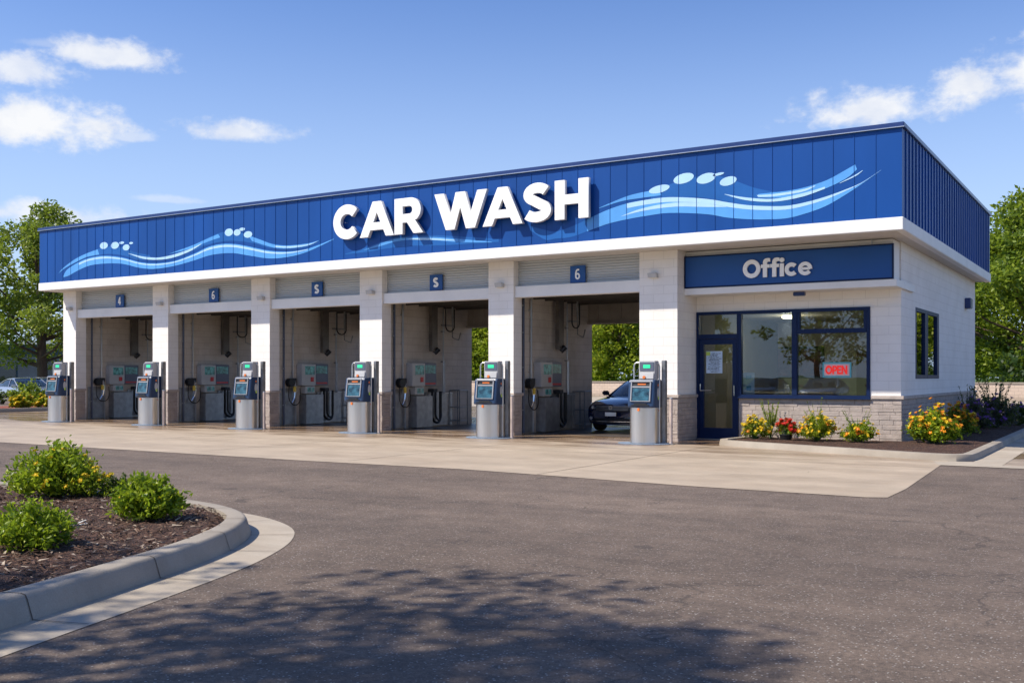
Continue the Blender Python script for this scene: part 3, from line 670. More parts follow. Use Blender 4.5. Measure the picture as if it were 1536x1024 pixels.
band(wp, [(-21.0,5.19),(-20.47,5.135),(-19.76,5.145),(-19.4,5.205)], [(-21.0,5.15),(-20.4,5.09),(-19.76,5.115),(-19.4,5.2)], y3)
for (x, z, r1, r2) in [(-28.52,5.69,.20,.11),(-27.97,5.66,.20,.11),(-27.42,5.56,.17,.095),(-27.64,5.72,.12,.04),(-27.19,5.68,.10,.035),(-22.84,5.70,.17,.11),(-22.50,5.67,.14,.095),(-22.06,5.58,.17,.095),(-22.30,5.75,.12,.045)]:
    wp.add([(x+r1*math.cos(k*math.pi/10), y3, z+r2*math.sin(k*math.pi/10)) for k in range(20)], [tuple(range(20))])
# middle ripple behind the letters
band(wm, [(-18.4,4.80),(-17.63,4.93),(-17.15,5.03),(-16.67,5.11),(-16.1,5.10),(-15.4,5.08),(-14.7,5.0),(-13.5,4.86)], [(-18.4,4.78),(-17.6,4.80),(-17.1,4.84),(-16.6,4.86),(-16.1,4.86),(-15.4,4.82),(-14.7,4.80),(-13.5,4.78)], y1)
band(wl, [(-17.75,4.86),(-17.15,5.0),(-16.67,5.08),(-16.1,5.07),(-15.47,5.04),(-14.7,4.94),(-13.7,4.80)], [(-17.75,4.85),(-17.15,4.93),(-16.67,5.01),(-16.1,5.02),(-15.47,4.96),(-14.7,4.86),(-13.7,4.785)], y2)
band(wp, [(-16.3,5.05),(-15.9,5.045),(-15.4,5.0),(-14.8,4.92)], [(-16.3,5.045),(-15.9,5.0),(-15.4,4.96),(-14.8,4.905)], y3)
# right wave
RT = [(-11.9,4.92),(-11.5,5.0),(-11.07,5.14),(-10.56,5.31),(-10.05,5.42),(-9.56,5.46),(-9.08,5.47),(-8.51,5.41),(-8.05,5.33),(-7.69,5.24),(-7.25,5.14),(-6.82,5.08),(-6.39,5.05),(-5.98,5.09),(-5.57,5.17),(-5.17,5.28),(-4.86,5.39),(-4.49,5.60)]
RB = [(-11.9,4.75),(-11.5,4.76),(-11.07,4.86),(-10.56,4.99),(-10.05,5.06),(-9.56,5.10),(-9.08,5.12),(-8.51,5.07),(-8.05,5.0),(-7.69,4.91),(-7.25,4.84),(-6.82,4.80),(-6.39,4.79),(-5.98,4.86),(-5.57,4.98),(-5.17,5.18),(-4.86,5.36),(-4.49,5.595)]
band(wl, RT[2:], RB[2:], y2)
band(wm, [(-12.6,5.1),(-12.2,4.98)]+RT[:4], [(-12.6,5.0),(-12.2,4.75)]+RB[:4], y1)
band(wp, RT[4:], lerp(RT, RB, .30)[4:], y3)
band(wp, [(-10.2,5.14),(-9.8,5.25),(-9.3,5.32),(-8.8,5.33),(-8.2,5.26),(-7.7,5.14)], [(-10.2,5.135),(-9.8,5.20),(-9.3,5.24),(-8.8,5.24),(-8.2,5.18),(-7.7,5.135)], y3)
band(wl, [(-10.76,5.38),(-10.15,5.56),(-9.75,5.63),(-9.3,5.66)], [(-10.76,5.37),(-10.2,5.48),(-9.75,5.51),(-9.2,5.53)], y2)
band(wm, [(-9.46,5.64),(-8.89,5.78),(-8.33,5.86),(-7.9,5.83),(-7.5,5.68),(-7.1,5.50),(-6.7,5.38),(-6.3,5.31)], [(-9.46,5.44),(-8.89,5.44),(-8.33,5.40),(-7.9,5.30),(-7.5,5.20),(-7.1,5.10),(-6.7,5.06),(-6.3,5.05)], y1)
band(wp, [(-7.74,5.42),(-7.25,5.30),(-6.65,5.22),(-6.06,5.28),(-5.6,5.37)], [(-7.74,5.41),(-7.25,5.24),(-6.65,5.16),(-6.06,5.21),(-5.6,5.33)], y3)
band(wl, [(-7.0,5.35),(-6.4,5.36),(-6.0,5.40),(-5.57,5.50),(-5.25,5.64),(-5.0,5.76)], [(-7.0,5.28),(-6.4,5.22),(-6.0,5.25),(-5.57,5.34),(-5.17,5.50),(-4.96,5.66)], y2)
band(wp, [(-7.03,5.33),(-6.65,5.32),(-6.06,5.36),(-5.8,5.42)], [(-7.0,5.29),(-6.65,5.27),(-6.06,5.31),(-5.8,5.40)], y3)
band(wp, [(-5.3,5.42),(-5.0,5.55),(-4.85,5.63)], [(-5.3,5.41),(-5.0,5.52),(-4.85,5.62)], y3)
for (x, z, r1, r2) in [(-9.26,5.67,.25,.085),(-8.68,5.85,.24,.11),(-8.16,5.80,.22,.11),(-7.66,5.69,.19,.095),(-7.88,5.86,.13,.03)]:
    wp.add([(x+r1*math.cos(k*math.pi/10), y3, z+r2*math.sin(k*math.pi/10)+.03*r1*math.cos(k*math.pi/10)*4) for k in range(20)], [tuple(range(20))])
wg = wm.build('wave_graphic', 'wmid', B); wl.build('wave_stroke', 'wlight', wg); wp.build('foam_stroke', 'wpale', wg)
# door and windows as parts
def frame_rect(mb, x0, x1, z0, z1, t, y0, y1):
    mb.box(x0, x1, y0, y1, z0, z0+t).box(x0, x1, y0, y1, z1-t, z1).box(x0, x0+t, y0, y1, z0+t, z1-t).box(x1-t, x1, y0, y1, z0+t, z1-t)
wf = MB(); y0, y1 = 23.24, 23.38
frame_rect(wf, WX0, WX1, 1.0, WZ1, .075, y0, y1)
wf.box(-6.86, -6.74, y0-.004, y1, 1.075, WZ1-.075); wf.box(-6.739, WX1-.075, y0-.004, y1, 2.46, 2.56)
wf.box(-6.739, -6.68, y0+.01, y1, 2.56, WZ1-.075).box(WX1-.14, WX1-.076, y0+.01, y1, 2.56, WZ1-.075)
wf.box(WX0-.0, WX1+.02, 23.19, 23.2399, .985, 1.03)
wfo = wf.build('front_window', 'navy', B, bevel=.005)
MB().box(WX0+.076, -6.861, 23.30, 23.308, 1.076, WZ1-.076).box(-6.679, WX1-.141, 23.30, 23.308, 2.561, WZ1-.076).box(-6.739, WX1-.076, 23.30, 23.308, 1.076, 2.459).build('pane', 'glass', wfo)
sf_ = MB()
for (a, b) in ((SY0, 26.35), (26.36, SY1)):
    sf_.box(-4.66, -4.492, a, b, SZ0, SZ0+.09).box(-4.66, -4.492, a, b, SZ1-.09, SZ1).box(-4.66, -4.492, a, a+.10, SZ0+.09, SZ1-.09).box(-4.66, -4.492, b-.28, b, SZ0+.09, SZ1-.09)
sfo = sf_.build('side_window', 'navy', B, bevel=.005)
MB().box(-4.545, -4.537, SY0+.09, 26.07, SZ0+.09, SZ1-.09).box(-4.545, -4.537, 26.46, SY1-.28, SZ0+.09, SZ1-.09).build('pane', 'glass', sfo)
df = MB()
df.box(DX0, DX0+.06, y0, y1, 0, WZ1).box(DX1-.02, DX1+.009, y0-.006, y1, 0, WZ1).box(DX0+.06, DX1-.02, y0, y1, WZ1-.07, WZ1).box(DX0+.06, DX1-.02, y0, y1, 2.38, 2.49)
dfo = df.build('door_frame', 'navy', B, bevel=.004)
MB().box(DX0+.061, DX1-.021, 23.30, 23.308, 2.491, WZ1-.071).build('transom_pane', 'glass', dfo)
dr = MB(); a, b = DX0+.066, DX1-.026
dr.box(a, b, y0+.02, y1-.03, .02, .28).box(a, b, y0+.02, y1-.03, 2.25, 2.375).box(a, a+.11, y0+.02, y1-.03, .28, 2.25).box(b-.11, b, y0+.02, y1-.03, .28, 2.25)
dro = dr.build('door', 'navy', B, bevel=.004)
MB().box(a+.111, b-.111, 23.30, 23.308, .281, 2.249).build('pane', 'glass', dro)
MB().tube([(a+.05,23.26,1.31),(a+.05,23.20,1.31),(a+.05,23.20,1.16),(a+.33,23.20,1.16)], .014).build('handle', 'chrome', dro)
MB().tube([(b-.05,23.26,1.28),(b-.05,23.21,1.28),(b-.05,23.21,1.05),(b-.05,23.26,1.05)], .012).build('handle', 'chrome', dro)
MB().box(a-.0, b, 23.12, 23.24, .008, .025).build('threshold', 'galv', dro)
# office interior
oi = MB().box(-9.16, -4.72, 23.6, 29.6, .012, .02).build('office_floor', 'tilefl', B)
MB().box(-9.16, -4.72, 23.52, 29.6, 3.04, 3.1).build('office_ceiling', 'beige', B)
MB().box(-9.14, -4.72, 29.6, 29.7, .02, 3.04).build('inner_wall', 'beige', B)
MB().box(-9.165, -9.145, 23.6, 29.69, .02, 3.04).build('inner_wall', P('olive_interior_wall', (.20, .175, .11), .8, var=.1), B)
iw = MB().box(-6.9, -6.2, 29.55, 29.598, .02, 2.2).build('inner_door', 'brown', B)

# ------------------------------------------------------------------ signs on the building
t = thing('car_wash_sign', 'big white raised CAR WASH letters on the blue parapet', 'sign', (-18.66, 21.165, 5.16))
px = lettering('CAR', 0, 0, 0, .91, .10, 'white', t, gap=.02, side='white_side', sx=1.0, bev=.006, gaps={0: -.02, 1: .01})
lettering('WASH', 3.36, 0, 0, .91, .10, 'white', t, gap=-.02, side='white_side', bev=.006, gaps={0: -.10, 1: .02, 2: .12})
for xx in (.35, 1.5, 2.4, 4.1, 5.4, 6.3, 7.0, 7.6): MB().tube([(xx, .02, .45), (xx, .133, .45)], .01, 6).build('standoff', 'galv', t)
t = thing('office_sign', 'wide blue sign board reading Office above the glass door', 'sign', (-9.14, 22.50, 3.545))
MB().box(0, 4.63, 0, .095, 0, .72).build('sign_panel', 'signblue', t, bevel=.006)
fr = MB(); frame_rect(fr, -.01, 4.64, -.01, .73, .03, -.012, .06); fr.build('sign_frame', 'navy', t)
lettering('Office', 1.41, -.03, .155, .40, .045, 'white', t, gap=.035, side='white_side', bev=.002, sx=.98)
def num_sign(ch, x, z, lab):
    t = thing('bay_number_sign', lab, 'number sign', (x, 22.26, z), 0, 'bay number signs on the roller doors')
    MB().box(-.21, .21, 0, .03, -.21, .21).build('sign_plate', 'signblue', t, bevel=.006)
    w = GL[ch][0]*.26*.8
    lettering(ch, -w/2, -.006, -.13, .26, .01, 'white', t, name='number', sx=.8)
num_sign('4', -29.0, 3.99, 'small blue bay sign reading 4 on the roller door farthest from the office')
num_sign('6', -24.55, 4.0, 'small blue bay sign reading 6 next to the bay marked 4')
num_sign('S', -20.3, 4.0, 'small blue bay sign with an S-like figure, nearer the bay marked 4')
num_sign('S', -16.09, 3.99, 'small blue bay sign with an S-like figure, above the bay beside the parked car')
num_sign('6', -11.83, 3.99, 'small blue bay sign reading 6 above the bay holding the navy car')
LABL = ['farthest from the office, above the first payment kiosk', 'on the pier between the bays marked 4 and 6', 'on the third pier from the trees', 'on the fourth pier from the trees', 'on the pier left of the bay with the navy car', 'on the pier beside the Office sign']
for i, (x, zz) in enumerate([(-31.35,3.80),(-26.76,3.80),(-22.3,3.80),(-18.15,3.80),(-13.95,3.80),(-9.74,3.83)]):
    t = thing('wall_light', 'gray wedge light '+LABL[i], 'wall light', (x, 22.10, zz), 0, 'gray wall lights on the piers')
    MB().prism([(-.14, .055), (0, .055), (0, -.05), (-.11, -.05)], -.11, .11, 'x').build('housing', 'gray', t, bevel=.006)
    MB().box(-.09, .09, -.10, -.02, -.054, -.0505).build('lens', 'card', t)
t = thing('eave_light', 'tiny dark blue downlight under the ledge above the office window', 'wall light', (-6.6, 22.95, 3.38))
MB().box(-.13, .13, -.06, .06, -.09, 0).build('housing', 'blue_dk', t, bevel=.012); MB().box(-.1, .1, -.04, .04, -.094, -.0905).build('lens', 'gray', t)
t = thing('side_wall_light', 'dark blue box light high on the shaded side wall', 'wall light', (-4.5, 32.6, 3.62))
MB().box(0, .16, -.22, .22, -.15, .15).build('housing', 'blue_dk', t, bevel=.015); MB().box(.02, .14, -.18, .18, -.156, -.1505).build('lens', 'gray', t)
# window dressing
t = thing('open_sign', 'lit red OPEN sign with teal border hanging in the office window', 'sign', (-5.86, 23.275, 1.64))
MB().box(-.315, .315, 0, .015, -.17, .17).build('sign_board', 'teal', t, bevel=.004)
MB().box(-.275, .275, -.005, -.0005, -.13, .13).build('sign_face', P('pale_red_face', (.80, .55, .50), .5), t)
lettering('OPEN', -.25, -.012, -.095, .19, .012, 'neon', t, gap=.03, sx=.78)
t = thing('door_poster', 'blue printed notice with a yellow corner taped inside the glass door', 'poster', (-8.72, 23.29, 1.83))
MB().box(-.20, .20, 0, .004, -.26, .26).build('sheet', 'paper', t)
ik = MB(); rr = random.Random(2)
for k in range(15):
    z = .20-k*.031; a = rr.uniform(-.17, -.08); b = rr.uniform(.05, .17)
    while a < b: e = a+rr.uniform(.02, .08); ik.box(a, min(e, .18), -.003, -.0005, z, z+rr.uniform(.008, .016)); a = e+.012
ik.build('print', 'ink', t); MB().box(-.20, -.10, -.004, -.0008, .16, .25).build('corner_label', 'lime', t)
t = thing('window_card', 'white upright card with pale green print at the foot of the office window', 'sign', (-7.91, 23.40, 1.08))
MB().box(-.15, .13, 0, .01, 0, .50).build('card_sheet', 'card', t); MB().box(-.08, .06, -.003, -.0005, .36, .44).box(-.06, .05, -.003, -.0005, .08, .2).build('print', 'teal', t)
t = thing('ceiling_lamp', 'round lit ceiling lamp inside the office', 'lamp', (-7.7, 26.0, 3.04))
MB().disc((0, 0, -.07), .22, 24, nrm='z', thick=.068).build('lamp_shade', P('lamp_glow', (.8, .7, .5), .5, emis=(1, .75, .4), estr=14), t, bevel=.02)
pt = bpy.data.lights.new('ceiling_lamp_light', 'POINT'); pt.energy = 26; pt.color = (1, .87, .70); pt.shadow_soft_size = .22
po = bpy.data.objects.new('ceiling_lamp_light', pt); COL.objects.link(po); po.location = (-7.7, 26.0, 2.70)
t = thing('reception_counter', 'brown reception counter inside the office', 'counter', (-8.3, 26.6, .02))
MB().box(-.6, 1.5, 0, .6, 0, 1.02).build('counter_body', 'brown', t, bevel=.01); MB().box(-.66, 1.56, -.05, .65, 1.022, 1.06).build('counter_top', 'beige', t, bevel=.01)
t = thing('wall_picture', 'dark framed picture on the office back wall', 'picture', (-8.5, 29.59, 1.9))
MB().box(-.7, .7, -.04, 0, -.45, .45).build('picture_frame', 'dark', t); MB().box(-.62, .62, -.045, -.0405, -.38, .38).build('print', P('dark_print', (.14, .05, .04), .4, var=.8, vscale=4), t)
t = thing('water_cooler', 'blue upright cooler beside the office side wall', 'cooler', (-5.3, 28.4, .02))
MB().box(-.2, .2, -.2, .2, 0, 1.0).build('cabinet', 'gray', t, bevel=.03); MB().tube([(0,0,1.002),(0,0,1.1),(0,0,1.15),(0,0,1.5),(0,0,1.55)], [.06,.07,.15,.15,.12], 16).build('bottle', P('blue_bottle', (.05,.2,.6), .2), t)
t = thing('yellow_flower_vase', 'vase of yellow flowers behind the office door glass', 'vase', (-8.05, 26.85, 1.08))
vs = MB().tube([(0,0,0),(0,0,.1),(0,0,.2)], [.05,.07,.04], 12).build('vase', 'gray', t)
# ------------------------------------------------------------------ bay equipment
BAYN = ['bay marked 4', 'bay next to the one marked 4', 'middle bay, marked S', 'S bay beside the navy car bay', 'bay with the navy car']
def U(x, ya, yb, zt, zb, n=16):
    pts = []
    for k in range(n+1):
        a = math.pi*k/n; pts.append((x+.03*math.sin(a), (ya+yb)/2-(yb-ya)/2*math.cos(a), zb+.18-.18*math.sin(a)))
    return [(x, ya, zt)]+pts+[(x, yb, zt)]
proto = {}
def bay_set(first):
    """things of one bay, local to the face of its dividing wall (x=0), y along the wall from the pier front"""
    out = []
    def T(name, cat, y, z=0, x=0):
        t = thing(name, None, cat, (x, y, z)); out.append(t); return t
    t = T('control_cabinet', 'control cabinet', 1.62)
    MB().box(.01, .30, -.18, .60, .02, .92).build('lower_cabinet', 'steel_dk', t, bevel=.008)
    MB().box(.01, .24, -.30, .32, 1.20, 1.86).build('control_box', 'gray_m', t, bevel=.012)
    MB().box(.241, .247, -.16, .26, 1.53, 1.80).build('screen', 'screen_b', t); MB().box(.241, .249, -.16, .26, 1.50, 1.527).build('screen_rail', 'gray', t)
    MB().box(.241, .262, .08, .21, 1.32, 1.46).build('red_button', 'red', t, bevel=.006)
    MB().box(.01, .22, -.14, .30, .96, 1.18).build('coin_box', 'gray_m', t, bevel=.01); MB().box(.221, .226, -.04, .12, 1.0, 1.14).box(.221, .226, .15, .27, 1.0, 1.14).build('label_plate', 'screen_b', t)
    t2 = T('menu_panel', 'menu panel', 2.24, 1.22)
    MB().box(.01, .16, -.26, .36, 0, .66).build('panel_case', 'gray_dk', t2, bevel=.012)
    MB().box(.161, .166, -.2, .30, .36, .60).build('picture_face', 'screen_b', t2); MB().box(.161, .166, -.2, .30, .18, .34).build('text_face', 'gray_dk', t2); MB().box(.161, .166, -.2, .30, .04, .09).build('red_strip', 'red', t2)
    t3 = T('splash_panel', 'splash panel', .72)
    MB().box(.004, .03, -.12, .52, .03, 1.12).build('steel_sheet', 'steel_dk', t3); MB().box(.004, .045, .521, .56, 0, 1.14).build('edge_rail', 'galv', t3)
    t3 = T('rear_splash_panel', 'splash panel', 2.24)
    MB().box(.004, .03, -.02, 1.35, .03, 1.02).build('steel_sheet', 'steel_dk', t3); MB().tube([(.04, -.01, .98), (.04, 1.36, .98)], .012, 6).build('edge_rail', 'galv', t3)
    t4 = T('conduit_pipes', 'pipes', .74)
    MB().tube([(.05, 0, .02), (.05, 0, 3.55)], .032).build('pipe', 'gray_dk', t4); MB().tube([(.06, .38, 1.30), (.06, .38, 3.55)], .028).build('pipe', 'galv', t4)
    br = MB()
    for z in (.6, 1.7, 2.6, 3.3): br.box(0, .06, -.05, .05, z, z+.03)
    for z in (1.6, 2.4, 3.2): br.box(0, .06, .33, .43, z, z+.03)
    br.build('pipe_clamp', 'galv', t4)
    t5 = T('spray_gun_reel', 'spray gun', 1.02, 1.25)
    MB().tube([(.04,-.08,.06),(.20,-.08,.06)], .13, 16).build('reel', 'black', t5)
    MB().tube([(.09,.10,.10),(.10,.12,-.05),(.12,.13,-.25),(.13,.09,-.42),(.14,-.02,-.56)], [.05,.06,.05,.035,.02], 10).build('gun_handle', 'chrome', t5)
    MB().box(.02, .13, .03, .19, .04, .19).build('holster', 'black', t5, bevel=.01); MB().box(.16, .19, .0, .1, -.22, -.06).build('gun_label', 'yellow', t5)
    pts = [(.12,-.13,.04)]+[(.12+.02*math.sin(a), .11-.26*math.cos(a), -.35-.28*math.sin(a)) for a in [math.pi*k/14 for k in range(15)]]+[(.1,.36,-.12)]
    MB().tube(pts, .014, 6).build('hose', 'black', t5)
    t6 = T('vacuum_hose', 'hose', 2.62)
    MB().tube(U(.12, -.18, .22, 1.04, .12), .036, 8).tube(U(.19, -.12, .16, 1.04, .20), .03, 8).build('hose_loop', 'black', t6)
    MB().box(.01, .22, -.26, -.04, 1.02, 1.12).build('hose_bracket', 'dark', t6, bevel=.01)
    t7 = T('ceiling_boom', 'boom duct', 2.36, 2.22, .22)
    MB().box(-.06, .06, -.14, .14, 0, 1.43).build('duct', 'duct', t7, bevel=.006); MB().tube([(.0,.05,-.05),(.12,.12,.08)], .07, 10).build('nozzle_block', 'black', t7)
    t8 = T('overhead_hose_arm', 'hose arm', 3.15, 3.0, .35)
    MB().tube([(0,0,.66),(0,0,0),(0,-.55,0)], .03).tube([(0,0,.1),(.0,.0,-.35),(.05,.25,-.42),(.05,.35,-.2)], .018, 6).build('arm', 'steel_dk', t8)
    MB().tube([(.05,-.42,.6)]+[(.05,-.2-.22*math.cos(a), -.02-.16*math.sin(a)) for a in [math.pi*k/10 for k in range(11)]]+[(.05,.02,.5)], .02, 6).build('hose', 'black', t8)
    t9 = T('wall_pipe', 'pipe', 3.08)
    MB().tube([(.06,0,1.1),(.06,0,3.5)], .02).tube([(.09,.0,.98),(.09,0,1.9)], .04).build('pipe', 'galv', t9); MB().box(0,.09,-.05,.05,1.9,1.94).box(0,.08,-.05,.05,2.8,2.84).build('pipe_clamp', 'steel_dk', t9)
    return out
def rack():
    t = thing('mat_rack', None, 'rack', (0, 0, 0)); r = MB()
    for y in (0, .42):
        for x in (.06, .42): r.tube([(x, y, .02), (x, y, 1.0), (x, y+.001, 1.06)], .018, 6)
        r.tube([(.06, y, 1.06), (.42, y, 1.06)], .018, 6)
    r.tube([(.42, 0, 1.06), (.42, .42, 1.06)], .018, 6).tube([(.06, 0, 1.06), (.06, .42, 1.06)], .018, 6)
    r.build('rack_frame', 'steel_dk', t)
    for z in (.15, .55): MB().tube([(.42, 0, z), (.42, .42, z)], .012, 6).tube([(.06, 0, z), (.06, .42, z)], .012, 6).tube([(.06, .21, z), (.42, .21, z)], .012, 6).tube([(.06,0,z),(.42,0,z)], .012, 6).build('rack_rail', 'steel_dk', t)
    return t
DESC = {'control_cabinet': ('gray control box over a steel cabinet in the %s', 'control cabinets on the bay walls'),
 'menu_panel': ('dark menu panel with red strip in the %s', 'menu panels on the bay walls'),
 'splash_panel': ('dull steel sheet near the pier in the %s', 'splash panels beside the piers'),
 'rear_splash_panel': ('long steel sheet behind the hoses in the %s', 'long splash panels behind the hoses'),
 'conduit_pipes': ('two tall vertical metal pipes just inside the %s', 'conduit pipes inside the bays'),
 'spray_gun_reel': ('black reel with chrome spray gun in the %s', 'spray guns on the bay walls'),
 'vacuum_hose': ('black hoses hanging in a long loop in the %s', 'looped hoses on the bay walls'),
 'ceiling_boom': ('steel duct hanging from the ceiling of the %s', 'boom ducts hanging from the ceilings'),
 'overhead_hose_arm': ('overhead pipe arm with looped hose in the %s', 'overhead hose arms'),
 'wall_pipe': ('thin upright rear wall pipe in the %s', 'thin wall pipes'),
 'mat_rack': ('low steel tube rack by the wall in the %s', 'steel tube racks')}
base_set = bay_set(True); rk = rack(); faces = [piers[i][1]-.20 for i in range(5)]
def put(o, i):
    l = o.location; o.location = (faces[i]+l.x, 22.10+l.y, l.z+.012 if l.z == 0 else l.z)
    d = DESC[o.name.split('.')[0]]; tag(o, d[0] % BAYN[i], None, d[1])
sets = [base_set]+[[copy_tree(o) for o in base_set] for _ in range(4)]
for i, s_ in enumerate(sets):
    for o in s_:
        if i == 0 and o.name.startswith('wall_pipe'): pass
        put(o, i)
for i in (2, 3, 4):
    o = rk if i == 2 else copy_tree(rk); o.location = (0, 3.42, 0); put(o, i)

# ------------------------------------------------------------------ kiosks
K = thing('payment_kiosk', None, 'payment kiosk')
MB().prism([(.62*math.cos(k*math.pi/12)*(1 if abs(math.cos(k*math.pi/12)) > .5 else .95), .42*math.sin(k*math.pi/12)-.02) for k in range(24)], .006, .026, 'z').build('base_plate', 'kpad', K, bevel=.004)
dsec = [(-.30,.24),(-.31,-.08)]+[(.31*math.sin(a), -.10-.20*math.cos(a)) for a in [R(-80+160*k/18) for k in range(19)]]+[(.31,-.08),(.30,.24)]
o = MB().prism(dsec, .03, .80, 'z').build('lower_cabinet', 'steel', K, bevel=.006); smooth_by_angle(o, 35)
MB().prism([(x*.96, y*.96) for x, y in dsec], .0265, .0295, 'z').build('plinth', 'black', K)
# console: side profile (y,z)
prof = [(.24,.802),(-.275,.802),(-.295,.84),(-.29,.93),(-.225,1.36),(-.20,1.40),(-.15,1.415),(.20,1.415),(.24,1.38)]
con = MB()
def con_sec(x, k):
    return [(x, y*k if y < 0 else y, z-(1-k)*.12 if z > 1.3 else z) for y, z in prof]
xs = [(-.31,.86),(-.29,.97),(-.25,1.0),(.25,1.0),(.29,.97),(.31,.86)]
vs = [p for x, k in xs for p in con_sec(x, k)]; n = len(prof)
con.add(vs, [(i*n+j, i*n+(j+1)%n, (i+1)*n+(j+1)%n, (i+1)*n+j) for i in range(len(xs)-1) for j in range(n)]+[tuple(range(n))[::-1], tuple(range((len(xs)-1)*n, len(xs)*n))])
kc = con.build('console', 'kblue', K, bevel=.006)
def slant(u, v, w=0):    # console face: u across, v 0..1 from bottom to top of the slope, w out of the face
    a, b = Vector((-.29,.93)), Vector((-.225,1.36)); d = b-a; nn = Vector((-d.y, d.x)).normalized()
    if nn.x > 0: nn = -nn
    p = a+d*v+nn*w; return (u, p.x, p.y)
def slab(mb, u0, u1, v0, v1, w0, w1):
    vs = [slant(u, v, w) for w in (w0, w1) for (u, v) in ((u0,v0),(u1,v0),(u1,v1),(u0,v1))]
    mb.add(vs, [(0,3,2,1),(4,5,6,7),(0,1,5,4),(1,2,6,5),(2,3,7,6),(3,0,4,7)])
r_ = MB(); slab(r_, -.235, .235, .0, .04, .002, .03); slab(r_, -.235, .235, .98, 1.05, .002, .035); slab(r_, -.235, -.205, .04, .98, .002, .03); slab(r_, .205, .235, .04, .98, .002, .03); slab(r_, -.205, .205, .70, .78, .002, .02)
r_.build('screen_bezel', 'bezel', kc, bevel=.004)
r_ = MB(); slab(r_, -.204, .204, .05, .695, .001, .006); r_.build('screen', 'screen', kc)
r_ = MB(); slab(r_, -.204, .204, .785, .975, .001, .005); r_.build('card_slot', 'dark', kc)
r_ = MB(); slab(r_, -.08, .11, .85, .91, .006, .014); r_.build('slot_light', 'orange', kc)
r_ = MB().box(-.21, .20, -.33, -.285, .845, .865).box(-.15, .15, -.31, -.285, .87, .90); r_.build('tray', 'dark', kc, bevel=.004)
MB().disc((-.02, 1.12, .3105), .06, 14, 1, 1.9, 'x', .003).build('side_sticker', 'gray', kc); MB().disc((-.01, 1.01, .3145), .035, 12, 1, 1.2, 'x', .002).build('side_sticker', 'lime', kc)
MB().disc((-.02, 1.29, .3105), .03, 12, 1, 1, 'x', .003).disc((.04,.74,.3125), .02, 10, 1, 1, 'x', .003).build('side_button', 'orange', kc)
MB().disc((-.04, .76, -.318), .03, 12, 1, 1.2, 'y', .025).build('front_button', 'orange', K)
ku = MB().box(-.11, .27, -.10, .14, 1.417, 1.82).build('upper_unit', 'gray', K, bevel=.012)
MB().box(-.085, .245, -.112, -.1005, 1.60, 1.79).build('display_panel', 'gray_dk', ku, bevel=.003)
MB().box(0, .16, -.118, -.1125, 1.66, 1.735).build('display', 'green_lcd', ku)
MB().prism([(-.102,1.42),(-.14,1.43),(-.12,1.56),(-.102,1.565)], -.08, .24, 'x').build('lower_flap', 'gray', ku)
MB().tube([(.03,-.11,1.46),(.03,-.16,1.46)], .034, 12).build('call_button', 'orange', ku)
MB().tube([(-.26,.0,1.41),(-.26,.0,1.70),(-.245,.0,1.755),(-.20,.0,1.785),(-.11,.0,1.79)], .017, 8).build('grab_rail', 'galv', K)
MB().tube([(.315,.06,.03),(.315,.06,1.70),(.30,.04,1.76),(.26,.03,1.79)], .018, 8).build('cable_pipe', 'galv', K)
MB().box(.33, .42, .14, .27, .01, 1.83).build('mast', 'steel_dk', K, bevel=.01)
MB().box(.28, .30, .02, .03, .03, .35).build('yellow_tube', 'yellow', K)
G_ = thing('guard_post', None, 'post')
MB().tube([(0,0,.006),(0,0,.97),(0,0,.985)], [.036,.036,.03], 12).build('pipe', 'post', G_); MB().tube([(0,0,.9851),(0,0,1.0)], [.045,.04], 12).build('cap', 'galv', G_); MB().box(-.07,.07,-.07,.07,.006,.02).build('foot_plate','steel_dk', G_)
KX = [-30.40,-25.93,-21.74,-17.62,-13.55,-9.46]
KL = ['left of the bay marked 4', 'right of the bay marked 4', 'third in the row from the left', 'fourth in the row from the left', 'just left of the navy car bay', 'nearest the office']
for i, x in enumerate(KX):
    k = K if i == 0 else copy_tree(K); p = G_ if i == 0 else copy_tree(G_)
    sc = 1.075-.065*i/5; k.location = (x, 20.98, 0); k.scale = (1.0, 1, sc); k.rotation_euler = (0, 0, R((4, 2.5, 5, 3, 5.5, 3.5)[i]))
    tag(k, 'steel and blue payment kiosk '+KL[i], 'payment kiosk', 'payment kiosks in front of the piers')
    p.location = (x+.60, 21.02, 0); p.scale = (1, 1, sc*1.02)
    tag(p, 'thin pinkish post beside the kiosk '+KL[i], 'post', 'thin guard posts beside the kiosks')

